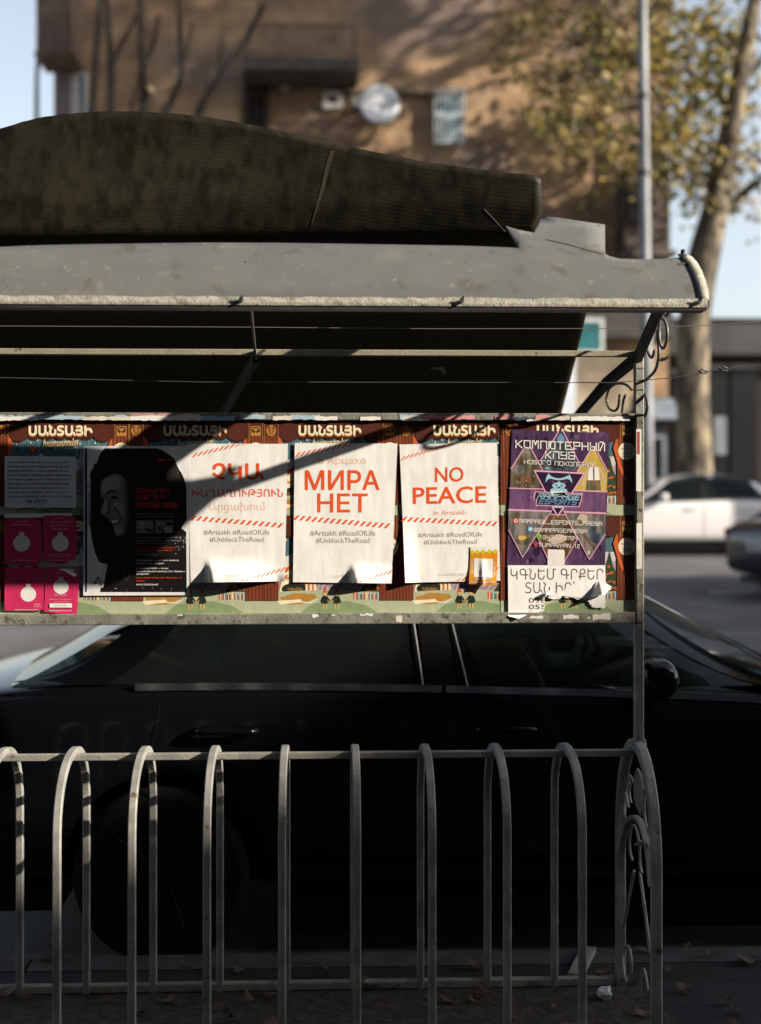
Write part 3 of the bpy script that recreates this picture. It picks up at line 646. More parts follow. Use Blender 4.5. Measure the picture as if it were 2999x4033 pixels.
j = random.Random(21); jag = [0]*400
nu, nv = 90, 44; rows = []; uvs = []
for i in range(nv+1):
    v = i/nv; row = []; uvr = []
    for k in range(nu+1):
        u = k/nu; px = lerp(-700, 2131, u); t = interp(stop, px)
        py = lerp(t, 1760, v)
        if py > 880: px = lerp(-700, interp(redge, py), u)
        elif u > .9: px = px + (interp(redge, max(py, 702)) - 2131)*(u-.9)/.1
        if i == 0: py += j.uniform(-1.6, 1.6)
        Y = interp(ysheet, py) + .05*math.sin(px*.0016)
        row.append(at(px, py, Y)); uvr.append((px*.0008, py))
    rows.append(row)
# rib coordinate: distance along the sheet, measured from its upper edge
b = B(); b.grid(rows); o = b.build("rear_roof_sheet", m_sheet, shelter); me = o.data
ul = me.uv_layers.new(name="UVMap"); dist = {}
for k in range(nu+1):
    d = 0.0
    for i in range(nv+1):
        if i: d += (rows[i][k]-rows[i-1][k]).length
        dist[i*(nu+1)+k] = d
for lpz in me.loops: ul.data[lpz.index].uv = (0.0, dist[lpz.vertex_index])
sm = o.modifiers.new("thick", 'SOLIDIFY'); sm.thickness = .006; sm.offset = 0
# taped seam and crack, lying on the sheet
from mathutils.bvhtree import BVHTree
_bv = BVHTree.FromPolygons([tuple(v) for v in b.v], b.f)
def on_sheet(px, py, d=.006):
    q = ray(px, py).normalized(); h = _bv.ray_cast(Vector((0,0,CH)), q)
    return h[0] - q*(d)
b = B(); pts = [(1312,592,9),(1302,620,9),(1290,660,8),(1281,700,8),(1272,740,7),(1260,780,6),(1248,820,5),(1236,860,4),(1225,900,4),(1212,945,3)]
b.grid([[on_sheet(a-w_, c, .0042), on_sheet(a+w_, c, .0042)] for a, c, w_ in pts]); b.build("tape_seam", M("yellowed tape", (.050,.043,.027), .5, var=.2), shelter, recalc=False)
b = B()
for pts in ([(1908,824),(1950,868),(1990,912)], [(1690,1450),(1715,1446),(1746,1447),(1762,1470),(1766,1510),(1786,1548),(1796,1575),(1786,1610),(1782,1622)]):
    b.tube(spline([on_sheet(a, c, .0036) for a, c in pts], 4), .0007, 5)
b.tube([at_roof(2150,944,.001), at_roof(2235,962,.001), at_roof(2310,985,.001), at_roof(2374,1002,.001)], .0011, 5)
b.tube([at_roof(2362,886,.001), at_roof(2362,998,.001)], .0008, 5)
b.build("crack", M("whitened crack", (.16,.15,.12), .7), shelter)
b = B(); cp = [(1690,1450),(1715,1447),(1746,1446),(1760,1464),(1752,1476),(1735,1458),(1712,1455)]
b.add([on_sheet(a, c, .006) for a, c in cp], [list(range(7))]); b.build("sheet_chip", M("pale chip", (.45,.43,.38), .7), shelter, recalc=False)

# wrought scrolls on the end frame
o1 = lambda x, y, dx=0.0: atx(2150 + x/2.065, 1180 + y/2.065, XP+.018+dx)
b = B()
b.tube(spline([o1(*p) for p in [(884,408),(876,450),(858,470),(832,425),(818,360),(815,295),(832,215),(862,176),(888,190),(905,235),(914,320),(921,420),(914,500),(888,580),(835,635),(785,680),(762,735),(752,815),(758,900),(778,955),(798,963),(819,920),(829,860),(815,785),(795,732)]], 5), .0047, 8)
b.build("scroll", m_scr, shelter)
b = B(); b.tube(spline([o1(*p) for p in [(938,60),(930,140),(922,230),(924,310),(936,375),(955,396),(974,365),(988,300),(986,225),(968,170),(938,152)]], 5), .0047, 8)
b.tube(spline([o1(*p) for p in [(1000,60),(996,110),(982,130),(966,112)]], 4), .0047, 8); b.build("scroll", m_scr, shelter)
b = B(); b.tube(spline([o1(p[0], p[1], .002) for p in [(603,768),(598,830),(586,880),(560,905),(524,892),(500,845),(497,790),(518,725),(560,690),(620,682),(668,700),(700,735)]], 5), .0047, 8)
b.tube(spline([o1(p[0], p[1], .002) for p in [(648,772),(634,820),(626,880),(622,930)]], 4), .0047, 8); b.build("scroll", m_scr, shelter)
b = B(); c = o1(918, 495, -.002); q = lambda t, u: c + SUN*t + Vector((0,0,u))
b.add([c, q(.008,-.007), q(.012,.004), q(.022,-.009), q(.034,-.006), q(.030,.001), q(.018,.001), q(.006,.003)], [(0,1,7),(1,2,7),(1,3,6),(1,6,2),(3,4,5),(3,5,6)])
tag(b.build("paper_scrap", M("pale green paper", (.42,.52,.50), .7, var=.2, scale=50), recalc=False), "crumpled pale green paper scrap caught on the curled iron scroll", "litter")

# two wires strung through the shelter
m_wire = M("dull wire", (.13,.12,.10), .6)
b = B(); b.tube([at(-300,1283,4.02), at(400,1286,4.02), at(1000,1289,4.02), at(1700,1295,4.02), at(2540,1294,4.02), at(2905,1274,4.02), at(3100,1262,4.02)], .0013, 6)
tag(b.build("wire", m_wire), "upper thin wire stretched taut under the shelter roof and past its end", "wire", "wires strung through the shelter")
b = B(); b.tube([at(-300,1482,4.10), at(130,1490,4.10), at(800,1505,4.10), at(1700,1506,4.10), at(2410,1507,4.10), at(2660,1487,4.10), at(2770,1464,4.10), at(2905,1446,4.10), at(3100,1430,4.10)], .0015, 6)
for c0 in ((2770,1463), (2852,1453)):
    q = [at(c0[0] + (18+4*math.cos(i*1.3))*math.cos(i*.9)*(.8 if c0[0] < 2800 else 1), c0[1] + 8*math.sin(i*.9+.4), 4.10 + .004*math.sin(i*2.1)) for i in range(12)]
    b.tube(spline(q, 4), .0021, 6)
b.tube([at(2712,1490,4.098), at(2735,1478,4.096), at(2765,1468,4.096)], .0016, 6)
tag(b.build("wire", M("dark twisted wire", (.055,.055,.055), .5)), "lower thin wire with twisted knots beyond the shelter's end post", "wire", "wires strung through the shelter")

# ------------------------------------------------------------------ posters: flat printed paper, each its own object
import numpy as np
from mathutils.geometry import delaunay_2d_cdt
_txt = {}
def text_polys(s, bold=0.0, shear=0.0, space=1.0):
    """outline of a line of lettering, filled by winding number so that overlapping strokes never double up"""
    k = (s, shear, space)
    if k in _txt: return _txt[k]
    cu = bpy.data.curves.new("t", 'FONT'); cu.body = s; cu.size = 1; cu.shear = shear; cu.fill_mode = 'NONE'; cu.resolution_u = 3; cu.space_character = space
    ob = bpy.data.objects.new("t", cu); COL.objects.link(ob)
    dg = bpy.context.evaluated_depsgraph_get(); ev = ob.evaluated_get(dg); me = ev.to_mesh()
    v0 = [Vector((v.co.x, v.co.y)) for v in me.vertices]; ed = [tuple(q.vertices) for q in me.edges]
    ev.to_mesh_clear(); bpy.data.objects.remove(ob); bpy.data.curves.remove(cu)
    vs, _e, fs, *_r = delaunay_2d_cdt(v0, ed, [], 0, 1e-6)
    if fs:
        A = np.array([v0[a] for a, b in ed]); Bq = np.array([v0[b] for a, b in ed]); V_ = np.array([(v.x, v.y) for v in vs])
        c = np.array([V_[list(f)].mean(0) for f in fs]); wnd = np.zeros(len(fs))
        for i0 in range(0, len(fs), 400):
            q = c[i0:i0+400]; X, Y = q[:, :1], q[:, 1:]
            up = (A[None,:,1] <= Y) & (Bq[None,:,1] > Y); dn = (A[None,:,1] > Y) & (Bq[None,:,1] <= Y)
            isl = (Bq[None,:,0]-A[None,:,0])*(Y-A[None,:,1]) - (X-A[None,:,0])*(Bq[None,:,1]-A[None,:,1])
            wnd[i0:i0+400] = (up & (isl > 0)).sum(1) - (dn & (isl < 0)).sum(1)
        fs = [list(f) for f, w in zip(fs, wnd) if w != 0]
    vs = [(v.x, v.y) for v in vs]
    xs = [v[0] for v in vs] or [0]; ysv = [v[1] for v in vs] or [0]
    x0, x1, y0, y1 = min(xs), max(xs), min(ysv), max(ysv)
    r = ([((x-x0)/max(x1-x0, 1e-6), (y1-y)/max(y1-y0, 1e-6)) for x, y in vs], fs); _txt[k] = r; return r
GL = {}
for ln in """A 00 05 16 46 40/03 43;B 00 06 36 45 44 33 03/33 42 41 30 00;C 46 06 00 40;D 00 06 36 45 41 30 00;E 46 06 00 40/03 33;G 46 06 00 40 43 23;M 00 06 16 23 36 46 40;N 00 06 16 30 40 46
O 00 06 46 40 00;P 00 06 46 43 03;R 00 06 46 43 03/23 40;S 46 06 03 43 40 00;T 06 46/26 20;U 06 00 40 46;Y 06 04 23 44 46/23 20;0 00 06 46 40 00/22 24;1 16 26 20;2 06 46 43 03 00 40;3 06 46 40 00/13 43;4 06 03 43/46 40;7 06 46 44 20
@ 40 00 06 46 42 22 24 44;_ 00 40;К 00 06/46 13 40/03 13;О 00 06 46 40 00;М 00 06 16 23 36 46 40;П 00 06 46 40;Ю 00 06/03 13/10 16 46 40 10;Т 06 46/26 20;Е 46 06 00 40/03 33;Р 00 06 46 43 03;Н 00 06/40 46/03 43
Ы 06 00 30 33 03/46 40;Й 06 00 10 36 46 40/17 37;Л 00 06 46 40/06 05;У 06 03 43/46 40 00;Б 46 06 00 40 43 03;В 00 06 36 33 03/33 43 40 00;Г 00 06 46;И 06 00 10 36 46 40;Я 40 46 06 03 43/23 00""".replace("\n", ";").split(";"):
    GL[ln[0]] = [[(int(p[0]), int(p[1])) for p in st.split()] for st in ln[2:].split("/")]
class Poster:
    def __init__(s, Y, mapf=None, org=(0,0), sc=1.0, lift=None):
        s.mb = MB(); s.Y = Y; s.mats = []; s.d = .00008; s.inc = 1e-5; s.alt = 0; s.org = org; s.sc = sc; s.lift = lift; s.mapf = mapf
    def mi(s, m):
        if m not in s.mats: s.mats.append(m)
        return s.mats.index(m)
    def pt(s, x, y, d, l=0.0):
        if s.mapf: return s.mapf(x, y, d)
        px, py = s.org[0] + x/s.sc, s.org[1] + y/s.sc
        if s.lift: l += s.lift(px, py)
        return at(px, py, s.Y - d - l)
    def sheet(s, c, m, nx=14, ny=20):
        TL, TR, BR, BL = c
        s.mb.grid([[s.pt(*[lerp(lerp(TL[k], TR[k], i/nx), lerp(BL[k], BR[k], i/nx), j_/ny) for k in (0, 1)], 0) for i in range(nx+1)] for j_ in range(ny+1)], s.mi(m))
    def poly(s, pts, m, l=None):
        s.d += s.inc
        s.mb.add([s.pt(x, y, s.d, l[i] if l else 0) for i, (x, y) in enumerate(pts)], [list(range(len(pts)))], s.mi(m))
    def rect(s, x0, y0, x1, y1, m): s.poly([(x0,y0),(x1,y0),(x1,y1),(x0,y1)], m)
    def ell(s, cx, cy, rx, ry, m, n=20): s.poly([(cx+rx*math.cos(2*math.pi*i/n), cy+ry*math.sin(2*math.pi*i/n)) for i in range(n)], m)
    def line(s, pts, w, m):
        keep = s.inc; s.d += keep; s.inc = 0; base_d = s.d
        for (x0, y0), (x1, y1) in zip(pts, pts[1:]):
            L_ = math.hypot(x1-x0, y1-y0) or 1; ux, uy = (x1-x0)/L_*w/2, (y1-y0)/L_*w/2
            s.alt = (s.alt+1) % 3; s.d = base_d + s.alt*8e-6
            s.poly([(x0-ux-uy, y0-uy+ux), (x1+ux-uy, y1+uy+ux), (x1+ux+uy, y1+uy-ux), (x0-ux+uy, y0-uy-ux)], m)
        s.d = base_d + (1.6e-5 if keep else 0); s.inc = keep
    def text(s, t, x0, y0, x1, y1, m, bold=0.0, shear=0.0, dy=0.0, space=1.0, clip=None):
        vs0, fs = text_polys(t, 0.0, shear, space); s.d += s.inc; w = max(0, bold)*1.2*(y1-y0)
        for k, (ox, oy) in enumerate(((0,0),(w,0),(-w,0),(0,w),(0,-w),(.7*w,.7*w),(-.7*w,-.7*w),(.7*w,-.7*w),(-.7*w,.7*w))[:9 if bold > .008 else 1]):
            vs = [(lerp(x0+w, x1-w, a)+ox, lerp(y0+w, y1-w, b) + dy*a + oy) for a, b in vs0]
            if clip: vs = [(min(x, clip), y) for x, y in vs]
            s.mb.add([s.pt(x, y, s.d + k*1.6e-5) for x, y in vs], fs, s.mi(m))
        s.d += 1.4e-4 if bold > .008 and s.inc else 0
    def glyphs(s, t, x0, y0, x1, y1, m, dy=0.0, w=.95, shear=0.0):
        keep = s.inc; s.d += keep; d0 = s.d; s.inc = 0; adv = 5.6; n = len(t); W_ = n*adv - 1.6; kx = (x1-x0)/W_; ky = (y1-y0)/6
        for i, ch in enumerate(t):
            for st in GL.get(ch, []):
                q = [(x0 + (i*adv + gx + gy*shear)*kx, y1 - gy*ky + dy*(i*adv+gx)/W_) for gx, gy in st]
                s.d = d0; s.line(q, w*min(kx, ky), m)
        s.inc = keep; s.d = d0 + 1.6e-5
    def stripes(s, p0, p1, h, n, m, slant=.62, w=.42, top=None, bot=None):
        for i in range(n):
            t0, t1 = i/n, (i+w)/n; a = (lerp(p0[0],p1[0],t0), lerp(p0[1],p1[1],t0)); b_ = (lerp(p0[0],p1[0],t1), lerp(p0[1],p1[1],t1)); sl = h*slant
            q = [(a[0]-sl/2, a[1]+h/2), (b_[0]-sl/2, b_[1]+h/2), (b_[0]+sl/2, b_[1]-h/2), (a[0]+sl/2, a[1]-h/2)]
            if top is not None: q = [(x, max(y, top)) for x, y in q]
            if bot is not None: q = [(x, min(y, bot)) for x, y in q]
            s.poly(q, m)
    def done(s, name, label, cat, group=None):
        return tag(s.mb.build(name, s.mats, recalc=False), label, cat, group)
# flat inks share one paper grain
def ink(n, c, rough=.55, wr=.0, **k): return M(n, c, rough, var=k.pop('var', .06), scale=30, bump=wr, bscale=k.pop('bscale', 6), stretch=k.pop('stretch', (1.6,1,.45)), spec=.3, **k)
WRK = .14
i_white = ink("white paper", (.77,.76,.735), .6, WRK); i_red = ink("orange red ink", (.72,.085,.018), .5, WRK); i_pale = ink("faint orange ink", (.72,.42,.30), .6, WRK); i_grey = ink("khaki grey ink", (.22,.19,.13), .6, WRK); i_faint = ink("faint grey ink", (.56,.53,.48), .6, WRK)
i_pale2 = ink("light orange ink", (.70,.24,.10), .6, WRK)
# ---- the Christmas poster that papers the whole board, one sheet per tile
t_brown = ink("poster maroon", (.085,.022,.014), .4, .08); t_brown2 = ink("poster dark maroon", (.055,.018,.012), .4, .08); t_cur = ink("curtain red brown", (.20,.048,.022), .4, .08); t_cur2 = ink("curtain shade brown", (.11,.028,.016), .4, .08)
t_sky = ink("night teal", (.07,.145,.175), .4, .08); t_lil = ink("snow lilac", (.42,.34,.38), .4, .08); t_snow = ink("snow white", (.60,.60,.60), .4, .08); t_green = ink("tree green", (.035,.060,.030), .4, .08); t_floor = ink("floor pale green", (.40,.43,.29), .4, .08); t_floor2 = ink("floor green", (.22,.29,.15), .4, .08)
t_or = ink("orange print", (.55,.11,.03), .4, .08); t_gold = ink("gold print", (.42,.21,.045), .4, .08); t_cream = ink("cream print", (.78,.70,.50), .4, .08); t_skin = ink("skin print", (.60,.38,.16), .4, .08); t_blue = ink("gift blue", (.10,.19,.30), .4, .08); t_pink = ink("hill pink", (.42,.22,.20), .4, .08); t_pur = ink("swirl mauve", (.30,.20,.25), .4, .08); t_dk = ink("print black green", (.02,.025,.018), .4, .08)
TS = .4115/532
def tile_map(x, y, d): return Vector((x*TS, -d, -y*TS*1.012))
p = Poster(0, tile_map)
p.mb.grid([[tile_map(532*i/2, 378*k/2, 0) for i in range(3)] for k in range(3)], p.mi(t_pink))
p.rect(60,30,470,165,t_sky)
p.poly([(60,170),(120,150),(150,165),(190,128),(215,160),(260,140),(300,162),(335,150),(345,112),(352,150),(400,140),(430,160),(470,150),(470,195),(60,200)], t_snow)
p.poly([(352,178),(470,172),(470,240),(352,250)], t_lil); p.rect(360,150,400,176,t_snow); p.rect(405,143,455,178,t_snow)
for k in range(4): p.rect(362,154+k*6,398,156+k*6,t_lil); p.rect(408,148+k*8,452,150+k*8,t_lil)
for k, (cx, cy, r_) in enumerate(((190,300,60),(260,285,55),(330,300,60),(400,310,62))):
    for q in range(6): p.ell(cx, cy, r_-q*9, r_-q*9, (t_pur, t_lil)[q % 2], 18)
p.poly([(66,300),(90,200),(120,178),(150,176),(180,190),(205,230),(215,300)], t_cream); p.poly([(80,215),(140,165),(205,215),(190,222),(140,185),(90,224)], t_or)
p.ell(150,258,34,16,t_or,14); p.ell(128,285,52,24,t_dk,16); p.text("Նվերներ",100,278,158,292,t_gold,.02); p.rect(170,262,210,300,t_cream); p.rect(178,262,186,300,t_or); p.rect(196,262,202,300,t_or)
for k in range(5): p.line([(80+k*18,252-(k%2)*8),(96+k*18,234+(k%3)*6)], 8, (t_or,t_gold,t_skin)[k%3])
p.poly([(0,300),(120,292),(260,288),(400,292),(532,300),(532,378),(0,378)], t_floor)
p.poly([(70,318),(130,300),(205,305),(215,320),(150,345),(90,345)], t_gold); p.line([(85,330),(190,338),(215,325)], 4, t_cream)
p.poly([(150,378),(190,345),(260,332),(340,333),(410,350),(455,378)], t_floor2); p.poly([(60,330),(150,325),(160,335),(70,345)], t_cream)
for k, (y0, w) in enumerate(((170,16),(195,30),(225,42),(258,52))): p.poly([(432,y0-30),(432+w,y0+38),(432-w,y0+38)], t_green)
for k, (a, c) in enumerate(((428,200),(440,225),(415,240),(450,262),(420,275),(438,285),(408,285),(459,288))): p.ell(a, c, 5.5, 5.5, t_or, 10)
for a in ((415,232,446,222),(402,268,440,256),(412,292,462,280)): p.line([a[:2], a[2:]], 5, t_or)
p.poly([(462,172),(474,156),(486,172),(486,196),(462,196)], t_or); p.ell(474,180,4,4,t_cream,8)
for k in range(9):
    x = 358+k*15; p.rect(x, 296+(k*5)%13, x+13, 326, (t_or,t_blue,t_cur,t_skin,t_blue)[k%5]); p.rect(x+5, 296+(k*5)%13, x+8, 326, t_cream)
for cx, sx in ((246,1),(292,-1)):
    p.ell(cx,366,26,7,t_floor2,14); p.rect(cx-9,338,cx-3,362,t_skin); p.rect(cx+3,338,cx+9,362,t_skin); p.poly([(cx-12,342),(cx-8,312),(cx+8,312),(cx+12,342)], t_dk); p.line([(cx+sx*8,316),(cx+sx*20,332)],5,t_dk); p.line([(cx-sx*8,316),(cx-sx*15,334)],5,t_dk)
    p.ell(cx,303,8,9,t_skin,12); p.poly([(cx-9,299),(cx+1,276),(cx+9,299)], t_or)
p.ell(269,333,7,4,t_gold,8)
for a, c in ((95,95),(120,112),(150,88),(180,120),(340,92),(372,118),(398,90),(410,128),(330,135),(140,140),(356,75),(175,78)):
    p.line([(a,60),(a,c)], .8, t_lil); p.ell(a,c,3.2,3.2,t_cream,8)
p.ell(158,112,11,12,t_or,12)
for x0, x1, dr in ((0,64,1),(462,532,-1)):
    p.rect(x0,0,x1,330,t_cur)
    for k in range(5): a = lerp(x0,x1,(k+.5)/5); p.poly([(a-3,60),(a+2,60),(a+6,330),(a,330)], t_cur2)
p.poly([(64,52),(82,92),(66,150),(64,150)], t_or); p.poly([(462,60),(446,110),(470,190),(492,232),(500,236),(476,170),(466,110)], t_or); p.poly([(462,66),(476,150),(495,160),(466,70)], t_cur)
p.rect(0,0,532,44,t_brown)
for cx, r_ in ((104,40),(430,40)): p.ell(cx,46,r_+4,r_,t_brown2,22); p.ell(cx,44,r_,r_-3,t_brown,22)
for cx in (165,215,265,315,365): p.ell(cx,54,32,24,t_brown2,16)
p.rect(0,0,64,60,t_brown); p.rect(466,0,532,60,t_brown)
for x in (10,62,474,527): p.rect(x,0,x+1.6,130,t_gold)
p.ell(36,42,19,21,t_gold,14); p.poly([(22,30),(30,24),(36,32),(44,24),(50,32),(47,50),(36,60),(25,52)], t_cur); p.line([(28,40),(36,34),(44,41)],3,t_gold); p.line([(29,50),(36,44),(44,50)],3,t_gold); p.line([(36,26),(36,58)],2.5,t_gold)
p.rect(481,24,520,62,t_gold); p.rect(484,27,517,59,t_brown); p.poly([(484,59),(484,44),(493,52),(500,46),(507,52),(517,44),(517,59)], t_gold); p.ell(500,38,7,6,t_gold,10); p.line([(488,32),(497,36)],4,t_gold); p.line([(513,32),(503,36)],4,t_gold)
p.ell(500,122,34,35,t_cream,24)
p.text("Հասցե՝",485,100,500,106,t_dk); p.text("ՍԱՅԱԹ-ՆՈՎԱ 4",478,108,524,115,t_dk,.01); p.text("Հեռ.",484,120,493,125,t_dk); p.text("010 529 294",482,128,518,136,t_dk); p.text("011 444 777",482,139,518,147,t_dk)
for d_, m in ((6,t_brown2),(4,t_or),(2,t_gold)): p.text("ՍԱՆՏԱՅԻ",142-d_*.4,19+d_,388+d_*.4,62+d_,m,.05)
p.text("ՍԱՆՏԱՅԻ",142,19,388,61,t_cream,.045)
p.text("խաղատունը",196,76,334,116,t_gold,.015,.35,-6); p.text("խաղատունը",195,74,333,114,t_cream,.008,.35,-6)
tile = None; YT = YB - .0004; k = 0
rowN = ("upper", "lower"); colN = ("far left", "second from left", "middle", "fourth from left", "far right")
for rI, py in ((1, 2030), (0, 1653)):
    for cI, px in enumerate((-31, 501, 1033, 1565, 1973)):
        q = at(px, py, YT - (.0012 if cI == 4 else 0) - .0001*rI); k += 1
        lab = f"maroon Christmas poster glued to the notice board, {rowN[rI]} row, {colN[cI]}"
        if tile is None:
            tile = p.mb.build("poster", p.mats, origin=(0,0,0), recalc=False); o = tile
        else: o = tile.copy(); COL.objects.link(o)
        o.location = q; tag(o, lab, "poster", "Christmas posters papering the board")
YN = YB - .0062                                # sheets glued over the Christmas posters
# ---- three white posters
C2 = dict(org=(700,1600), sc=1.8356); C3 = dict(org=(1500,1600), sc=2.5255); C4 = dict(org=(1990,2000), sc=3.0593); C5 = dict(org=(1990,1640), sc=3.842); C6 = dict(org=(120,1780), sc=3.267); C7 = dict(org=(330,1740), sc=3.584)
def l1(px, py): return .036*sstep(812,838,px+ (2292-py)*.10)*(1-sstep(930,1110,px))*sstep(2195,2292,py) + .010*sstep(1085,1130,px)*sstep(2240,2290,py)
p = Poster(YN, lift=l1, **C2); p.sheet(((75,270),(799,272),(775,1265),(95,1276)), i_white, 36, 40); p.inc = 0; p.d = .00022
p.stripes((118,355),(500,262),36,10,i_red,.9,.42,top=274)
p.text("ՉԿԱ",250,410,622,532,i_red,.03); p.text("ԽԱՂԱՂՈՒԹՅՈՒՆ",106,596,762,656,i_red,.012); p.text("Արցախում",230,690,635,772,i_pale,-.004)
p.stripes((103,808),(778,864),32,15,i_red,.95); p.text("#Artsakh #RoadOfLife",188,893,665,932,i_grey); p.text("#UnblockTheRoad",232,945,622,984,i_grey); p.text("roadoflife.info",330,1208,515,1232,i_faint)
p.stripes((470,1262),(790,1172),34,9,i_red,.95,bot=1262)
p.done("poster", "white poster with Armenian words in orange red, crossed by a diagonal shadow", "poster", "white poster series on the board")
def l2(px, py): return .030*sstep(1376,1402,px+(2292-py)*.06)*sstep(2215,2290,py)*(1-.55*sstep(1420,1545,px))
p = Poster(YN, lift=l2, **C2); p.sheet(((848,265),(1590,270),(1548,1281),(835,1272)), i_white, 36, 40); p.inc = 0; p.d = .00022
p.stripes((862,352),(1310,262),36,12,i_red,.9,.42,top=272)
p.text("в Арцахе",1022,365,1360,432,i_pale,-.012); p.text("МИРА",920,462,1462,606,i_red,.018); p.text("НЕТ",1010,630,1376,768,i_red,.018)
p.stripes((850,805),(1550,868),34,16,i_red,.95); p.text("#Artsakh #RoadOfLife",957,898,1430,940,i_grey); p.text("#UnblockTheRoad",1000,952,1388,992,i_grey); p.text("roadoflife.info",1098,1215,1290,1240,i_faint)
p.stripes((1300,1268),(1562,1192),34,8,i_red,.95,bot=1270)
p.done("poster", "white poster with two large Cyrillic words in orange red, middle one of the white posters", "poster", "white poster series on the board")
def l3(px, py): return .024*(1-sstep(1572,1652,px))*sstep(2040,2290,py)
p = Poster(YN-.0008, lift=l3, **C3); p.sheet(((188,380),(1157,362),(1190,1735),(245,1756)), i_white, 36, 40); p.inc = 0; p.d = .00022
p.stripes((215,520),(740,362),48,12,i_red,.9,.42,top=378)
p.text("NO",540,608,826,757,i_red,.016,dy=-6); p.text("PEACE",320,806,1052,976,i_red,.016,dy=-14); p.text("in Artsakh",527,1036,848,1082,i_pale2,-.004,dy=-4)
p.stripes((222,1122),(1180,1172),44,16,i_red,.95); p.text("#Artsakh #RoadOfLife",370,1258,1012,1308,i_grey,dy=-8); p.text("#UnblockTheRoad",427,1330,955,1380,i_grey,dy=-6); p.text("roadoflife.info",577,1655,830,1690,i_faint)
p.stripes((770,1735),(1190,1612),46,8,i_red,.95,bot=1738)
p.done("poster", "white poster reading NO PEACE in orange red, its lower left edge peeling away", "poster", "white poster series on the board")
# ---- orange sticker
o_or = ink("orange sticker", (.62,.24,.015), .4, .12); o_yel = ink("lime knob", (.55,.50,.03), .4); o_wh = ink("sticker white", (.75,.74,.70), .45, .2)
def l9(px, py): return .005*math.exp(-((px-1902)/9)**2)*sstep(2175,2260,py) + .012*sstep(2255,2305,py)*sstep(1850,1960,px) + .004*sstep(2230,2300,py)
p = Poster(YN-.0030, lift=l9, **C3); p.sheet(((895,1410),(1168,1388),(1150,1782),(878,1768)), o_or, 24, 20)
p.poly([(893,1395),(1168,1386),(1168,1440),(893,1455)], o_wh)
for i, x in enumerate((912,962,1018,1082,1140)): p.ell(x,1450-i*1.5,22,22,o_yel,12)
p.d += 3e-4; p.mb.grid([[p.pt(lerp(930,1117,i/14)-q_*3/10, lerp(1512,1698,q_/10)+i*.5, p.d) for i in range(15)] for q_ in range(11)], p.mi(o_wh))
def vtext(t, x0, y0, x1, y1, m):
    vs, fs = text_polys(t, .01); p.d += p.inc; p.mb.add([p.pt(lerp(x1, x0, b), lerp(y0, y1, a), p.d) for a, b in vs], fs, p.mi(m))
vtext("SCAN ME",1122,1550,1142,1680,o_wh); vtext("SCAN ME",900,1535,920,1665,o_wh)
p.text("SHARE YOUR MOOD",935,1712,1095,1728,o_wh,.01); p.text("ANYWHERE & ANYTIME",893,1742,1138,1758,o_wh,.01)
p.done("sticker", "small orange sticker with a blank white square, stuck over the white poster's lower right corner", "sticker")
# ---- game club poster
k_pur = ink("violet print", (.045,.024,.062), .35, .1, col2=(.10,.050,.115), lo=.35, hi=.7); k_dkp = ink("dark violet print", (.028,.012,.040), .35, .1); k_line = ink("pink line", (.66,.34,.46), .4, .1); k_mag = ink("mauve glow print", (.24,.10,.23), .4, .1); k_band = ink("plum band print", (.09,.040,.10), .35, .1, col2=(.20,.095,.20), lo=.35, hi=.7)
k_ol = ink("khaki photo print", (.05,.045,.03), .4, .1, col2=(.17,.15,.09), lo=.4, hi=.65); k_bl = ink("steel photo print", (.025,.035,.055), .4, .1, col2=(.12,.15,.19), lo=.42, hi=.65); k_ye = ink("mustard photo print", (.42,.30,.05), .4, .1, col2=(.60,.42,.11), lo=.35, hi=.7); k_gr = ink("rubble photo print", (.09,.085,.085), .4, .1, col2=(.24,.21,.19), lo=.4, hi=.62); k_rust = ink("rust photo print", (.06,.03,.02), .4, .1, col2=(.22,.12,.06), lo=.4, hi=.65)
k_wh = ink("print white", (.74,.70,.66), .45, .1); k_sky = ink("logo light blue", (.30,.52,.62), .4, .1); k_logo = ink("logo blue", (.13,.27,.47), .4, .1); k_ink = ink("logo dark outline", (.02,.015,.04), .4, .1); k_tan = ink("tan figure print", (.50,.40,.30), .4, .1)
def rag(cx, cy, rx, ry, m, n=11, seed=0):
    q = random.Random(seed); p.poly([(cx+rx*q.uniform(.6,1.15)*math.cos(6.2832*i/n), cy+ry*q.uniform(.6,1.15)*math.sin(6.2832*i/n)) for i in range(n)], m)
def l7(px, py): return 0.0
p = Poster(YN, lift=l7, **C5); p.sheet(((105,200),(1578,252),(1512,2250),(28,2250)), k_pur, 16, 22)
for i in range(46):
    q = random.Random(i); x, y = q.uniform(150,1480), q.choice((q.uniform(230,800), q.uniform(1950,2230))); w = q.uniform(30,90)
    p.poly([(x,y),(x+w,y+q.uniform(-20,30)),(x+w*.8,y+q.uniform(50,110)),(x-w*.2,y+q.uniform(40,90))], q.choice((k_dkp, k_dkp, k_band, k_mag if q.random()<.25 else k_dkp)))
p.poly([(330,440),(565,810),(520,1090),(76,1085),(88,790)], k_ol); p.poly([(845,226),(1115,690),(1090,830),(560,820),(540,665)], k_bl); p.poly([(1335,470),(1550,830),(1540,1130),(1020,1120),(1100,820)], k_ye)
rag(200,800,105,95,k_gr,12,1); rag(330,560,75,80,k_gr,10,2); rag(330,600,45,55,k_ol,9,3); rag(300,960,190,95,k_rust,14,4); rag(850,330,55,80,k_logo,9,5); rag(800,720,200,60,k_ink,12,6)
for i in range(9): q = random.Random(i+50); rag(q.uniform(600,1060), q.uniform(470,800), 40, 12, (k_bl, k_ink, k_sky)[i%3], 7, i+9)
for i in range(7): q = random.Random(i+80); rag(q.uniform(120,520), q.uniform(900,1070), 14, 9, k_tan, 6, i+70)
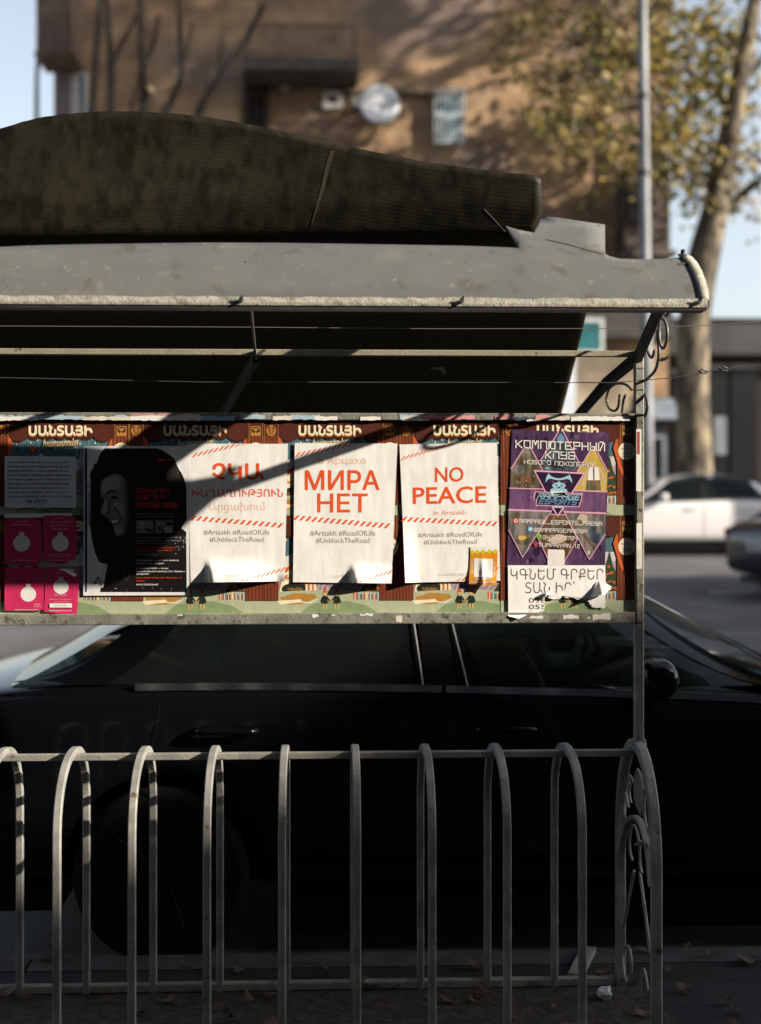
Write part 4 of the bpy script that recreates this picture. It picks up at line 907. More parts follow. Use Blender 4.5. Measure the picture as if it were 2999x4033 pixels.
p.poly([(1270,770),(1420,770),(1430,970),(1250,970)], k_wh); p.poly([(1330,775),(1350,775),(1355,960),(1335,960)], k_ink); p.poly([(1240,970),(1440,970),(1450,1120),(1225,1115)], k_ol); p.rect(1245,965,1435,1000,k_rust)
p.line([(1265,790),(1210,900),(1170,1040)],34,k_tan); p.line([(1430,790),(1480,900),(1505,1010)],34,k_tan)
p.poly([(72,1094),(560,1108),(1536,1140),(1522,1455),(800,1430),(62,1412)], k_band); rag(800,1250,420,120,k_mag,18,7)
LW = 17
for pts in ([(92,790),(300,462)],[(380,462),(565,805)],[(810,230),(540,665)],[(880,230),(1115,690)],[(1095,830),(1290,520)],[(1390,520),(1552,830)],[(72,1085),(585,1100)],[(1045,1122),(1540,1140)],[(62,1408),(700,1432)],[(890,1440),(1524,1462)]): p.line(pts, LW, k_line)
p.poly([(425,808),(1218,852),(800,1520)], k_line); p.poly([(462,836),(1180,874),(800,1476)], k_dkp)
# gorilla face emblem
p.poly([(612,1000),(622,930),(655,862),(700,905),(760,930),(815,938),(880,926),(930,905),(980,880),(1010,950),(1015,1012),(975,955),(930,945),(880,960),(812,968),(740,955),(690,940),(650,952)], k_sky)
p.poly([(700,975),(745,985),(730,998),(705,992)], k_mag); p.poly([(930,985),(880,990),(895,1002),(925,1000)], k_mag)
p.poly([(712,1045),(740,1010),(790,1000),(818,980),(845,1002),(895,1015),(920,1050),(890,1085),(850,1080),(818,1062),(780,1080),(735,1080)], k_sky); p.poly([(755,1040),(800,1025),(785,1060)], k_ink); p.poly([(880,1045),(835,1028),(850,1062)], k_ink)
p.poly([(680,1155),(690,1100),(740,1082),(818,1090),(890,1085),(940,1110),(945,1165),(900,1140),(720,1130)], k_sky)
p.poly([(690,1330),(720,1395),(800,1405),(880,1395),(925,1330),(900,1350),(720,1345)], k_sky); p.poly([(705,1300),(720,1330),(800,1345),(880,1335),(908,1302),(915,1330),(870,1365),(800,1372),(735,1360),(703,1335)], k_cream if False else k_wh)
for d_, m in ((30,k_line),(16,k_ink)):
    p.poly([(480-d_,1165-d_),(1145+d_,1190-d_),(1130+d_,1262),(1095+d_,1345+d_),(490-d_,1322+d_),(505-d_,1250),(460-d_,1245)], m)
p.glyphs("RAMPAGE",490,1170,1115,1238,k_sky,18,1.15,.35); p.glyphs("ESPORTS",510,1256,1065,1318,k_logo,18,1.15,.35)
p.poly([(700,1130),(900,1140),(920,1200),(905,1150),(880,1165),(730,1158),(715,1200),(695,1160)], k_wh)
p.glyphs("КОМПЮТЕРНЫЙ",165,362,1505,470,k_wh,48); p.glyphs("КЛУБ",612,530,1050,632,k_wh,14); p.glyphs("НОВОГО",290,660,690,715,k_wh,14); p.glyphs("ПОКОЛЕНИЯ",755,682,1362,740,k_wh,22)
# lower half, drawn in the second crop's coordinates
p.org, p.sc = C4['org'], C4['sc']
p.poly([(42,38),(556,48),(212,596),(40,270)], k_gr); p.poly([(712,52),(1213,75),(1206,320),(1016,622)], k_gr); p.poly([(545,80),(720,86),(868,375),(720,640),(510,610),(392,340)], k_rust)
rag(120,90,85,50,k_ol,10,21); rag(225,400,90,70,k_ol,10,22); rag(200,360,60,40,k_ye,8,23); rag(240,500,60,50,k_gr,9,24); rag(930,130,75,65,k_tan,10,25); rag(900,200,50,60,k_ol,9,26); rag(1090,330,110,120,k_bl,12,27); rag(1130,270,60,50,k_gr,9,28); rag(620,230,90,90,k_ol,10,29); rag(640,380,120,60,k_tan,10,30); rag(1010,540,30,30,k_tan,8,31); rag(600,520,80,70,k_dkp,10,33)
p.line([(950,320),(1080,500)],28,k_rust)
for pts in ([(40,30),(558,45)],[(556,48),(212,596),(44,272)],[(712,52),(1215,72)],[(712,52),(1016,622),(1206,322)],[(545,78),(722,84)],[(500,100),(388,345),(512,605)],[(755,130),(872,380),(720,640)]): p.line(pts, 10, k_line)
p.poly([(560,0),(715,5),(634,110)], k_line); p.poly([(585,0),(690,0),(634,85)], k_dkp)
p.poly([(515,508),(530,500),(705,505),(718,520),(716,694),(512,690)], k_wh)
p.glyphs("RAMPAGE_ESPORTS_ARENA",175,138,1165,182,k_wh,34); p.glyphs("@RAMPAGEARENA",350,244,985,286,k_wh,20); p.glyphs("043227704",458,334,872,374,k_wh,14); p.glyphs("TUMANYAN",402,424,788,464,k_wh,14); p.glyphs("12",838,440,896,482,k_wh,2)
p.poly([(100,140),(114,124),(148,126),(162,142),(160,176),(146,190),(112,188),(98,172)], ink("icon red", (.55,.06,.08), .4)); p.ell(130,157,22,22,k_wh,14); p.ell(130,157,15,15,ink("icon orange", (.60,.18,.05), .4),14)
p.ell(305,256,31,31,ink("icon blue", (.20,.42,.65), .4),16); p.poly([(286,258),(326,240),(316,276),(304,266)], k_wh)
p.ell(410,345,31,31,ink("icon green", (.20,.48,.06), .4),16); p.line([(398,334),(402,348),(414,360),(424,358)],7,k_ink)
m = ink("icon pin", (.58,.05,.05), .4); p.ell(366,432,23,22,m,14); p.poly([(345,440),(388,440),(368,476)], m); p.ell(366,432,8,8,k_dkp,8)
p.done("poster", "purple game club poster with pink triangles and a pale blue ape face emblem", "poster")
# ---- torn note about buying books
n_wh = ink("note paper", (.80,.785,.765), .6, .12); n_ink = ink("note olive ink", (.060,.058,.040), .6)
p = Poster(YN-.0015, **C4)
out = [(35,692),(1208,692),(1212,905),(1180,960),(1205,1045),(1208,1205),(1190,1214),(1150,1200),(1100,1208),(1060,1198),(1035,1188),(1050,1172),(1012,1160),(1020,1142),(985,1120),(1010,1085),(970,1108),(930,1098),(880,1108),(800,1080),(740,1090),(690,1062),(660,1100),(640,1088),(590,1108),(540,1104),(520,1085),(478,1062),(472,1150),(478,1190),(470,1240),(420,1252),(40,1252)]
low = [(40,1252),(420,1252),(400,1262),(375,1256),(350,1264),(320,1260),(285,1275),(230,1310),(165,1337),(100,1320),(40,1305)]; p.poly(low, n_wh, [0,0,.002,.001,.003,.003,.006,.014,.018,.014,.012])
p.poly(out, n_wh); p.text("ԿԳՆԵՄ ԳՐՔԵՐ",66,726,1184,866,n_ink,-.006); p.text("ՏԱՆ ԻՐ",245,890,800,1030,n_ink,-.006); p.text("'",822,888,838,918,n_ink)
p.text("096",285,1086,492,1146,n_ink,.01,clip=468); p.text("055",285,1165,492,1223,n_ink,.01,clip=470); p.line([(288,1250),(296,1243),(318,1243),(326,1250)],7,n_ink)
p.poly([(560,1000),(585,1055),(640,1034),(700,1000),(740,955),(800,930),(880,900),(960,915),(1060,960),(1020,1082),(930,1095),(800,1078),(690,1060),(640,1085),(585,1102),(520,1085)], n_wh, [.004,.004,.002,.001,.001,.001,.001,.001,.002,.002,.001,.001,.001,.001,.002,.002])
p.poly([(480,1030),(560,985),(582,1052),(520,1048)], n_wh, [.012,0,.014,.016])
p.poly([(1130,875),(1168,1044),(1020,1080)], n_wh, [.002,.034,.002]); p.poly([(1130,875),(1212,908),(1284,948),(1270,985),(1240,1000),(1215,1040),(1168,1044)], n_wh, [.002,.012,.004,.004,.008,.010,.034])
p.done("note", "torn white note in dark Armenian capitals below the purple game club poster", "notice")
# ---- handwritten-style printed note, top left
p = Poster(YN, **C6); s_ink = ink("note blue black ink", (.03,.035,.045), .6); b_wh = ink("bluish note paper", (.62,.66,.68), .6, .15)
p.sheet(((-330,52),(592,60),(588,718),(-330,716)), b_wh, 8, 8)
for i, t in enumerate(("Վարձով տրվում է բնակարան","հարմարավետ կահավորված, ջեռուցումը լավ","վիճակում է, մոտ է կանգառին, բակ","երկու սենյակ, կենցաղային տեխնիկա","խոհանոց, լոգարան, պատշգամբ և","ավտոկայանատեղի, խնդրում ենք զանգել","միայն լուրջ առաջարկներով","առանց միջնորդների, հարմար գին","երկարաժամկետ վարձակալման համար")):
    x1 = (475,497,475,527,520,500,455,470,545)[i]; p.text(t, -290, 116+i*55, x1, 150+i*55, s_ink, .012)
p.text("096 370777",-60,618,218,658,s_ink,.02)
p.done("note", "bluish white printed note of many text lines left of the portrait poster", "notice")
# ---- pink stickers
s_pk = ink("pink sticker", (.56,.032,.12), .28, .10, bscale=14); s_tx = ink("pink sticker lettering", (.80,.42,.50), .4); s_w = ink("pomegranate white", (.74,.73,.70), .4)
p = Poster(YN+.0004, **C6); p.poly([(-330,795),(535,790),(540,835),(-330,850)], o_wh); p.done("paper_scrap", "white paper strip showing above the upper pink stickers", "paper"); p = Poster(YN+.0004, **C6); p.poly([(380,1500),(556,1508),(556,1560),(390,1560)], o_wh); p.done("paper_scrap", "small white paper strip showing behind the pink sticker with the curled corner", "paper")
def bend(px, py): return 0.0
def sticker(out, cx, cy, r_, txts, label, yoff):
    global p
    p = Poster(YN-.0008-yoff, lift=bend, **C6); p.poly(out, s_pk)
    if cx is not None:
        p.ell(cx,cy,r_,r_*.96,s_w,24); p.poly([(cx-.28*r_,cy-.85*r_),(cx-.3*r_,cy-1.38*r_),(cx-.1*r_,cy-1.2*r_),(cx,cy-1.42*r_),(cx+.1*r_,cy-1.2*r_),(cx+.3*r_,cy-1.38*r_),(cx+.28*r_,cy-.85*r_)], s_w)
    if "curled" in label: p.poly([(400,1514),(470,1520),(600,1572),(572,1606),(540,1590),(470,1548)], s_w, [0,.004,.016,.020,.018,.008])
    for t in txts: p.text(t[0], *t[1:5], t[5] if len(t) > 5 else s_tx, .012)
    p.done("sticker", label, "sticker", "pink stickers left of the portrait poster")
sticker([(165,830),(185,815),(360,813),(520,820),(575,850),(598,930),(600,1100),(595,1280),(570,1370),(490,1420),(400,1442),(270,1425),(180,1395),(165,1200)],387,1175,110,[("НАЙДИ",305,842,445,866),("ЧЕМ ЗАНЯТЬСЯ",245,890,522,912),("В ВЫХОДНЫХ",260,934,502,957),("В ЕРЕВАНЕ",285,978,482,1002),("подписывайтесь на канал",238,1305,528,1322),("афиша каждую неделю",225,1330,545,1348),("theXexperience.com",245,1384,512,1404,s_w)],"pink sticker with a white pomegranate, upper right of the pink stickers",.0)
sticker([(-330,870),(-40,858),(80,862),(130,885),(150,960),(150,1400),(100,1450),(-60,1456),(-330,1440)],-110,1175,110,[("НАЙДИ",-180,842+40,-40,866+40),("ЧЕМ ЗАНЯТЬСЯ",-240,925,40,948),("theXexperience.com",-240,1384,60,1404,s_w)],"pink sticker cut by the photo's left edge, upper left of the pink stickers",.0001)
sticker([(195,1490),(240,1480),(330,1500),(400,1520),(500,1545),(600,1572),(630,1640),(628,1720),(620,1800),(612,1950),(600,2090),(400,2085),(180,2055),(188,1800)],396,1735,98,[("В ВЫХОДНЫХ",300,1545,430,1565),("ВСЕ ONLINE",310,1830,470,1852),("10% off for city explorers",250,1888,536,1910),("with promo code",292,1920,490,1940),("theXexperience.com",242,2030,532,2056,s_w)],"pink sticker with its top corner curled over, lower right of the pink stickers",.0002)
p = Poster(YN-.0030, **C6); p.rect(248,1948,536,2002,o_wh); p.text("ARTEXPLORE",320,1964,462,1984,i_grey);
p.done("paper_scrap", "white promo strip across the lower right pink sticker", "paper")
sticker([(-330,1490),(-100,1486),(60,1490),(150,1510),(172,1600),(174,1800),(172,2030),(45,2045),(-330,2040)],-25,1830,100,[("10% off",50,1950,125,1970),("promo",50,1980,140,2000),("experience.com",-200,2022,105,2042,s_w)],"pink sticker at the photo's left edge, lower left of the pink stickers",.0003)
# ---- portrait poster
g_k = ink("poster black", (.010,.0095,.009), .35, .12); g_b = ink("poster blue stripe", (.012,.03,.11), .4); g1 = ink("face light grey", (.30,.29,.30), .5); g2 = ink("face mid grey", (.17,.165,.17), .5); g3 = ink("face dark grey", (.075,.072,.075), .5); g_r = ink("poster red text", (.62,.045,.015), .5); g_w = ink("poster white text", (.70,.69,.66), .5); g_m = ink("poster grey text", (.30,.33,.33), .5)
g4 = ink("hair sheen", (.022,.020,.017), .4); pw = ink("portrait paper", (.70,.70,.70), .5, .16); g_line = ink("faint violet line", (.40,.36,.42), .5)
p = Poster(YN-.0004, **C7); p.sheet(((0,62),(1488,58),(1495,2165),(-4,2172)), pw, 10, 12)
p.poly([(15,85),(50,85),(52,1990),(45,2120),(20,2120)], g_b); p.rect(55,600,95,612,g_k); p.rect(60,640,90,655,g_line); p.rect(60,700,88,1180,g_line)
p.poly([(300,92),(1030,92),(1090,108),(1150,140),(1210,180),(1262,220),(1295,262),(1312,312),(1340,380),(1382,440),(1410,500),(1432,560),(1448,640),(1452,720),(1455,1090),(1420,1150),(1380,1222),(1450,1272),(1456,2122),(232,2122),(245,2060),(282,2052),(290,1990),(332,1765),(338,1732),(225,1702),(200,1660),(152,1540),(128,1430),(110,1330),(98,1240),(90,1160),(95,860),(98,560),(88,480),(98,430),(132,370),(182,312),(205,250),(216,210),(240,160),(262,130)], g_k)
q = random.Random(4); p.inc = 1.5e-6
for i in range(70):
    a = q.uniform(0, 6.28); r_ = q.uniform(.55, 1.0); x, y = 760+640*r_*math.cos(a), 640+520*r_*math.sin(a)
    if 130 < x < 1390 and 120 < y < 1200 and not (230 < x < 720 and y > 430): p.line([(x,y),(x+q.uniform(-28,28),y+q.uniform(-28,28))], q.uniform(2,5), g4)
p.inc = 1e-5
face = [(245,560),(285,520),(330,490),(390,462),(450,450),(520,462),(575,500),(610,560),(625,640),(630,800),(640,1000),(630,1130),(610,1250),(575,1300),(530,1325),(470,1332),(440,1290),(430,1250),(420,1200),(408,1168),(385,1140),(370,1128),(352,1082),(312,1062),(262,1032),(247,1010),(245,960),(258,915),(272,880),(285,835),(290,800),(262,788),(248,770),(238,740),(240,650)]
p.poly(face, g2)
p.poly([(250,570),(330,505),(430,475),(500,500),(520,600),(500,690),(400,670),(330,690),(300,740),(262,700)], g1); p.poly([(300,840),(345,820),(360,940),(330,1000),(270,1005),(255,975),(275,900)], g1); p.poly([(420,860),(520,850),(560,960),(540,1060),(470,960),(410,930)], g1); p.poly([(440,1190),(530,1180),(545,1270),(480,1310),(450,1270)], g1)
p.poly([(560,490),(625,600),(640,1000),(612,1250),(560,1310),(585,1150),(600,900),(570,640)], g3); p.poly([(345,830),(372,860),(385,940),(360,1000),(335,940)], g3); p.poly([(430,900),(520,1000),(555,1100),(540,1110),(500,1020),(425,935)], g3)
p.poly([(318,742),(350,697),(420,684),(492,712),(492,722),(420,704),(362,718),(330,750)], g_k); p.poly([(366,795),(400,772),(440,764),(505,792),(470,806),(420,812)], g_k); p.poly([(240,770),(262,782),(282,790),(270,802),(246,792)], g3)
p.poly([(318,1000),(352,992),(372,1010),(350,1030),(322,1022)], g3); p.poly([(352,1085),(420,1096),(525,1080),(515,1115),(480,1150),(430,1168),(400,1155),(372,1120)], g3); p.poly([(388,1112),(440,1108),(492,1098),(480,1128),(440,1146),(408,1146)], g_w); p.poly([(265,1082),(318,1086),(312,1096),(268,1092)], g3)
p.poly([(430,450),(520,462),(600,545),(640,720),(650,1000),(700,900),(700,500),(560,420)], g_k); p.poly([(150,310),(260,280),(320,360),(300,460),(230,520),(160,500),(120,420)], g4); p.poly([(1180,420),(1290,330),(1360,480),(1340,620),(1220,640),(1160,540)], g4)
for i in range(22): a, c = 6.2832*i/22, 6.2832*(i+1)/22; p.line([(600+44*math.cos(a), 1868+78*math.sin(a)), (600+44*math.cos(c), 1868+78*math.sin(c))], 12, g3)
p.line([(150,2000),(205,1915)],16,g_k); p.line([(150,2000),(205,1985)],12,g_k); p.line([(213,1920),(255,2015)],16,g_k)
p.text("2021–2022",1040,235,1295,272,g_r,.015)
p.glyphs("",0,0,1,1,g_r)
p.text("ՀԱՍԱՐԱԿ",742,652,1215,726,g_r,.02); p.text("ՄԱՐԴԻԿ",742,742,1150,816,g_r,.02); p.text("ПРОСТЫЕ ЛЮДИ",736,856,1335,944,g_r,.02)
p.text("Ցուցադրություն և կինոդիտում",745,1004,1270,1032,g_m,.005); p.text("վավերագրական պատմություններ",742,1044,1270,1072,g_m,.005)
for i, (x0, x1) in enumerate(((745,985),(1012,1265))):
    p.rect(x0,1110,x1,1290,g2)
    for k in range(9): r2_ = random.Random(k+i*20); rag(r2_.uniform(x0+30,x1-30), r2_.uniform(1135,1265), 30, 26, (g1,g_k,g_k,g_m)[k%4], 7, k+i*31)
for i, x1 in enumerate((1370,1385,1130)): p.text(("Դեկտեմբերի 21-ից մինչև 25-ը ցուցահանդես","պատկերազարդ պատմություններ սովորական","մարդկանց կյանքից")[i],745,1340+i*40,x1,1366+i*40,g_m,.005)
p.text("Շարժական պատկերասրահ, բացում",745,1480,1290,1508,g_r,.01); p.text("դեկտեմբերի 21-ին, 19:00-ին",745,1520,1262,1548,g_r,.01); p.text("ՄՈՒՏՔՆ ԱԶԱՏ Է",745,1580,1020,1604,g_m,.008)
p.text("21–25 декабря — выставка комикса",745,1660,1342,1690,g_w,.012); p.text("«Простые люди»",745,1702,1138,1732,g_w,.012); p.text("25 декабря 20:00 — показ",745,1774,1195,1802,g_w,.012); p.text("документального фильма «Э.А. Мария» и",745,1816,1430,1846,g_w,.012); p.text("дискуссия",745,1856,918,1884,g_w,.012)
p.text("Letters Bakuhi Gallery, пр-т Маштоца, 14,",745,1906,1385,1936,g_r,.012); p.text("Ереван",745,1950,862,1978,g_r,.012); p.text("ВХОД СВОБОДНЫЙ",745,1998,1050,2030,g_w,.012)
p.inc = 1e-6
for i in range(46): a = q.random(); rag(1290+170*q.random(), 1330+ 260*q.random()*q.random(), q.uniform(2,8), q.uniform(2,8), pw, 5, i) if a < .8 else rag(q.uniform(260,1450), q.uniform(2060,2118), 5, 5, pw, 5, i)
for i in range(60): rag(1330+q.uniform(-20,120), q.uniform(400,700), q.uniform(1,4), q.uniform(1,5), pw, 5, i+99) if q.random() < .5 else rag(q.uniform(560,1000), q.uniform(150,420), 3, 3, g2, 5, i+99)
p.done("poster", "black and white portrait poster of a laughing woman in profile with red and white lettering", "poster")

# ------------------------------------------------------------------ cars
m_rub = M("tyre rubber", (.004,.004,.004), .9, spec=.2); m_rim = M("alloy rim", (.30,.30,.31), .35, 1.0); m_chr = M("bright trim", (.55,.56,.58), .18, 1.0); m_trim = M("black trim", (.004,.004,.004), .35, spec=.3)
m_edge = M("sunlit pillar edge", (.30,.30,.30), .4)  # light tone standing for sun on the pillar edges
m_red = M("tail lamp red", (.20,.01,.01), .15); m_lens = M("head lamp lens", (.5,.5,.52), .08, spec=.8); m_plate = M("number plate", (.45,.46,.48), .5); m_int = M("dark upholstery", (.018,.017,.016), .9); m_pink_ = M("plate lettering", (.02,.02,.02), .6)
def glass(n, a):
    m = bpy.data.materials.new(n); m.use_nodes = True; nt = m.node_tree; N, L = nt.nodes, nt.links
    b = N["Principled BSDF"]; b.inputs["Base Color"].default_value = (.006,.008,.008,1); b.inputs["Roughness"].default_value = .03; b.inputs["Specular IOR Level"].default_value = .25
    t = N.new("ShaderNodeBsdfTransparent"); t.inputs[0].default_value = (.55,.72,.68,1); mx = N.new("ShaderNodeMixShader"); mx.inputs[0].default_value = a
    L.new(t.outputs[0], mx.inputs[1]); L.new(b.outputs[0], mx.inputs[2]); L.new(mx.outputs[0], N["Material Output"].inputs[0]); return m
def make_car(label, paint_m, glass_m, detail=False, plate=None):
    r = empty("parked_car", (0,0,0), label, "car"); b = MB(); LEN = 4.7
    st = [(0,.60,.42,.74,.78),(.05,.73,.31,.86,.90),(.25,.82,.26,.955,1.0),(.62,.862,.24,1.0,1.03),(1.05,.878,.23,1.015,1.04),(1.6,.885,.22,1.012,1.03),(2.1,.887,.22,1.0,1.02),(2.8,.885,.22,.978,1.0),(3.25,.88,.22,.955,.99),(3.6,.872,.23,.90,.955),(4.1,.84,.24,.80,.87),(4.45,.76,.27,.70,.76),(4.63,.66,.31,.62,.67),(4.70,.55,.37,.56,.60)]
    rows = []
    for x, w, zb, zs, zc in st:
        h = zs-zb
        half = [(0,zb),(.78*w,zb),(.955*w,zb+.05),(.99*w,zb+.2*h),(w,zb+.5*h),(.992*w,zs-.13),(.975*w,zs-.05),(.93*w,zs-.004),(.87*w,zs+.004),(.5*w,zc),(0,zc+.006)]
        rows.append([Vector((x,y,z)) for y, z in half] + [Vector((x,-y,z)) for y, z in half[::-1][1:-1]])
    n = len(rows[0]); vs = [p for q in rows for p in q]
    b.add(vs, [(i*n+j, i*n+(j+1)%n, (i+1)*n+(j+1)%n, (i+1)*n+j) for i in range(len(rows)-1) for j in range(n)], 0, True)
    b.add(rows[0], [list(range(n))], 0, True); b.add(rows[-1], [list(range(n))[::-1]], 0, True)
    bm = bmesh.new(); vv = [bm.verts.new(v) for v in b.v]
    for f in b.f:
        try: bm.faces.new([vv[i] for i in f])
        except ValueError: pass
    bmesh.ops.remove_doubles(bm, verts=bm.verts, dist=1e-5); bmesh.ops.recalc_face_normals(bm, faces=bm.faces)
    me = bpy.data.meshes.new("body"); bm.to_mesh(me); bm.free(); me.materials.append(paint_m)
    me.polygons.foreach_set("use_smooth", [True]*len(me.polygons))
    o = bpy.data.objects.new("body", me); COL.objects.link(o); o.parent = r; WORLD[o] = Vector((0,0,0))
    ss = o.modifiers.new("s", 'SUBSURF'); ss.levels = 1; ss.render_levels = 1
    cut = MB()
    for x in (1.05, 3.75):
        for s_ in (1, -1): cut.disc((x, s_*.80, .325), (0,1,0), .365, .34, 32)
    co = cut.build("cutter", m_trim, origin=(0,0,0)); bo = o.modifiers.new("b", 'BOOLEAN'); bo.operation = 'DIFFERENCE'; bo.object = co; bo.solver = 'EXACT'
    dg = bpy.context.evaluated_depsgraph_get(); nm = bpy.data.meshes.new_from_object(o.evaluated_get(dg)); o.modifiers.clear(); o.data = nm; bpy.data.objects.remove(co)
    body = o
    # cabin
    def xr(t): return lerp(.48, 1.02, t**.9)
    def xf(t): return lerp(3.46, 2.80, t**.95)
    def ztop(x): return 1.445 - .145*(abs(x-1.95)/.9)**2.0
    def hw(t): return lerp(.80, .60, t**1.25)
    def zz(t): return lerp(.985, 1.425, t)
    def side(x, t, s_, off=0.0):
        a, c = xr(t), xf(t); e = min(x-a, c-x); k = 1 - .10*(1-min(1, max(0, e)/.35))**2
        return Vector((x, s_*(hw(t)*k+off), lerp(.985, ztop(x), t) + (.02 if x < 1.2 else 0)*(1-t)))
    nt_, nx = 8, 16
    for s_ in (1, -1):
        g_ = MB(); g_.grid([[side(lerp(xr(t), xf(t), i/nx), t, s_) for i in range(nx+1)] for t in [k/nt_ for k in range(nt_+1)]]); g_.build("window", glass_m, r)
    for nm_, fx_ in (("windscreen", xf), ("rear_window", xr)):
        g_ = MB(); rws = []
        for k in range(nt_+1):
            t = k/nt_; x = fx_(t); w_ = hw(t)*.90; sg_ = 1 if fx_ is xf else -1
            rws.append([Vector((x + sg_*.10*(1-(2*i/8-1)**2), lerp(-w_, w_, i/8), lerp(.985, ztop(fx_(1)), t)+.004)) for i in range(9)])
        g_.grid(rws); g_.build(nm_, glass_m, r)
    g_ = MB(); rws = []; 
    for i in range(13):
        x = lerp(xr(1)-.05, xf(1)+.06, i/12); e = math.sin(math.pi*i/12)**.5; w_ = .615*(.90+.10*e)
        rws.append([Vector((x, w_*u, ztop(x)-.006 + .045*(1-u*u))) for u in [k/5-1 for k in range(11)]])
    g_.grid(rws); g_.build("roof", paint_m, r)
    for s_ in (1, -1):
        def strip(fa, fb, off, m, t0=0, t1=1, k=8, nm="pillar"):
            tr = MB(); tr.grid([[side(fa(t), t, s_, off), side(lerp(fa(t), fb(t), .5), t, s_, off+.003), side(fb(t), t, s_, off)] for t in [lerp(t0, t1, i/k) for i in range(k+1)]]); tr.build(nm, (paint_m, m_trim)[m], r)
        strip(lambda t: xf(t)-.17, lambda t: xf(t)+.0, .006, 0)
        strip(lambda t: xr(t)+.0, lambda t: xr(t)+lerp(.36,.16,t), .006, 0)
        strip(lambda t: 2.02-.06*t, lambda t: 2.13-.06*t, .007, 1)
        strip(lambda t: lerp(xr(t),xf(t),.02), lambda t: lerp(xr(t),xf(t),.98), .005, 0, .90, 1.0, 3, "roof_rail")
    for s_ in (1, -1):
        bt_ = MB(); bt_.sweep([(x, s_*(interp([(a[0], a[1]) for a in st], x)*.945+.004), interp([(a[0], a[3]) for a in st], x)-.012) for x in (.95,1.3,1.7,2.07)], [(-.006,-.013),(.006,-.013),(.006,.013),(-.006,.013)]); bt_.build('belt_trim', m_chr, r)
        bt_ = MB(); bt_.sweep([(x, s_*(interp([(a[0], a[1]) for a in st], x)*.945+.004), interp([(a[0], a[3]) for a in st], x)-.012) for x in (2.085,2.5,2.9,3.2,3.3)], [(-.006,-.013),(.006,-.013),(.006,.013),(-.006,.013)]); bt_.build('belt_trim', m_chr, r)
    for s_ in (1, -1):
        for hx in (1.17, 2.19):
            h = MB(); y = s_*(.885+.022); z = .845
            h.tube(spline([(hx, s_*.875, z), (hx+.03, y, z+.004), (hx+.12, y+s_*.004, z+.004), (hx+.20, y, z+.002), (hx+.225, s_*.875, z)], 4), .012, 8); h.build("door_handle", paint_m, r)
        mr = MB(); c = Vector((2.82, s_*.985, 1.045))
        bm = bmesh.new(); bmesh.ops.create_uvsphere(bm, u_segments=16, v_segments=10, radius=1)
        for v in bm.verts:
            q_ = v.co; v.co = Vector([math.copysign(abs(k_)**.55, k_) for k_ in q_])
            v.co.x *= .06 if v.co.x < 0 else .085*(1-.25*abs(v.co.z)); v.co.y *= .10; v.co.z *= .074*(1-.12*v.co.y*s_*8)
        vi = {v: i for i, v in enumerate(bm.verts)}; mr.add([v.co + c for v in bm.verts], [[vi[v] for v in f.verts] for f in bm.faces], 0, True); bm.free()
        mr.bar([(2.86, s_*.83, .98), (2.84, s_*.93, 1.0)], .05, .03, 1); mr.build("wing_mirror", [paint_m, m_trim], r)
        for x in (1.02, 2.075, 3.28):
            se = MB(); se.sweep([(x + (.04 if x < 1.5 else 0)*(k-2)/2, s_*(interp([(a[0], a[1]) for a in st], x)*(.945 if k == 4 else (.99, 1.0, .995, .978)[k])+.0015), (.34,.55,.80,.93,.975)[k]) for k in range(5)], [(-.0025,-.001),(.0025,-.001),(.0025,.001),(-.0025,.001)]); se.build("door_seams", m_trim, r)
        l = MB(); l.prism([(.02, s_*.66, .74), (.10, s_*.765, .74), (.30, s_*.825, .80), (.30, s_*.815, .90), (.06, s_*.735, .86)], (0, s_*.012, 0)); l.build("tail_light", m_red, r)
        l = MB(); l.prism([(4.62, s_*.56, .56), (4.50, s_*.74, .58), (4.25, s_*.815, .66), (4.25, s_*.80, .73), (4.52, s_*.70, .66)], (.02, s_*.01, .006)); l.build("headlight", m_lens, r)
    for x in (1.05, 3.75):
        for s_ in (1, -1):
            y = s_*.775
            w = MB(); w.sweep([(x, y-.105, .32), (x, y-.085, .32), (x, y+.085, .32), (x, y+.105, .32)], [(math.cos(a*math.pi/16), math.sin(a*math.pi/16)) for a in range(32)], 0, True, (0,0,1), [.285,.32,.32,.285]); wh = w.build("wheel", m_rub, r)
            w = MB(); yo = y + s_*.108; w.disc((x, yo-s_*.02, .32), (0,1,0), .215, .03, 28)
            for k in range(5):
                a = k*2*math.pi/5; u = Vector((math.cos(a),0,math.sin(a))); w.bar([Vector((x,yo,.32))+u*.03, Vector((x,yo,.32))+u*.21], .05, .016, 0, (0,1,0))
                u2 = Vector((math.cos(a+.6),0,math.sin(a+.6))); w.disc(Vector((x,yo+s_*.004,.32))+u2*.055, (0,1,0), .011, .02, 6)
            w.disc((x, yo+s_*.004, .32), (0,1,0), .034, .02, 14); w.build("rim", m_rim if not detail else M("dull dark rim", (.003,.003,.0035), .6, spec=.2), wh)
    pl = MB(); pl.box((-.014,-.26,.60), (.05,.26,.71)); q = pl.build("number_plate", m_plate, r)
    if plate:
        vs, fs = text_polys(plate, .02); pl = MB(); pl.add([(-.0155, lerp(.23,-.23,a), lerp(.695,.615,c)) for a, c in vs], fs); pl.build("lettering", m_pink_, q, recalc=False)
    ub = MB(); ub.box((1.46,-.80,.09),(3.34,.80,.225)); ub.box((.35,-.74,.16),(.66,.74,.25)); ub.build('under_car_shade', m_trim, r)  # black boxes added to stand for the shade beneath the car
    it = MB(); it.box((.9,-.66,.5),(3.2,.66,.56))
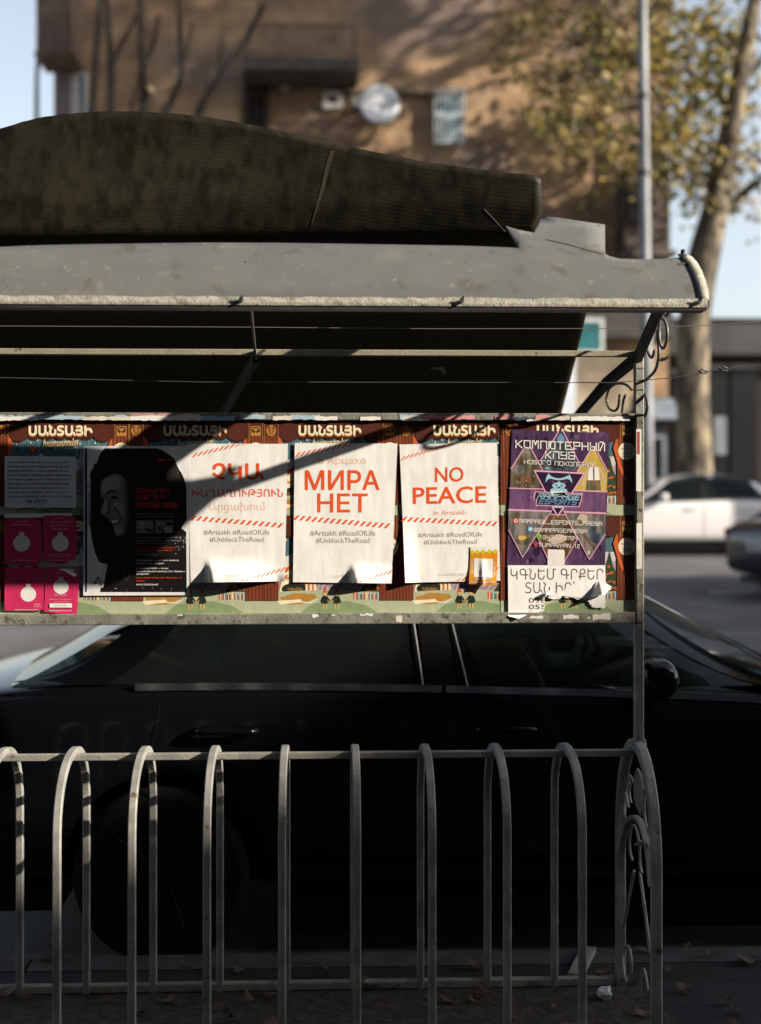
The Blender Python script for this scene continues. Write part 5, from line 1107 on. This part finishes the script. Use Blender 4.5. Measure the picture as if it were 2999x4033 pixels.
    for x in (1.35, 2.35):
        for y in ((-.36, .36)):
            it.prism([(x-.05,y-.24,.56),(x+.45,y-.24,.56),(x+.48,y-.24,.70),(x+.02,y-.24,.68),(x-.18,y-.24,1.18),(x-.28,y-.24,1.16),(x-.12,y-.24,.6)], (0,.48,0)); it.prism([(x-.22,y-.13,1.20),(x-.32,y-.13,1.19),(x-.33,y-.13,1.36),(x-.24,y-.13,1.37)], (0,.26,0))
    it.prism([(2.95,-.7,.6),(3.35,-.7,.6),(3.35,-.7,.98),(3.05,-.7,.96)], (0,1.4,0))
    for k in range(20):
        a, c = k*math.pi/10, (k+1)*math.pi/10
        P_ = lambda q: Vector((2.90-.07*math.sin(q), .36+.18*math.cos(q), .92+.17*math.sin(q))); it.tube([P_(a), P_(c)], .014, 6)
    it.build("interior", m_int, r)
    if detail:
        for s_ in (1, -1):
            for fa in (lambda t: 2.005-.06*t, lambda t: 2.17-.10*t):
                wt = MB(); wt.tube([side(fa(t_), t_, s_, .012) for t_ in (.02,.3,.6,.9)], .0028, 6); wt.build("sunlit_edge", m_edge, r)  # sunlit edges of the door pillar put in as pale strips
    return r
m_black = M("black car paint", (.003,.0035,.005), .10, spec=.28); m_white = M("white car paint", (.72,.70,.70), .25, coat=.8); m_navy = M("dark grey car paint", (.02,.022,.027), .2, coat=.8)
c1 = make_car("black saloon car parked at the kerb behind the bicycle shelter", m_black, glass("tinted glass", .8), True)
c1.location = (-1.645, YK+.24+.885, -.12)
c2_ = make_car("white saloon car on the far side of the street, right of the notice board", m_white, glass("blue tinted glass", .75))
yW = 24.9; p_ = at(2560, 1980, yW-.9); c2_.rotation_euler.z = math.pi; c2_.location = (p_.x + 3.06, yW, road_z(yW))
c3_ = make_car("dark grey car at the photo's right edge, nearer than the white saloon car", m_navy, glass("dark tinted glass", .8), plate="35 LU 614")
yD = 17.0; p_ = at(2842, 2100, yD); c3_.rotation_euler.z = R(28); c3_.location = (p_.x+.47, yD-.2, road_z(yD))
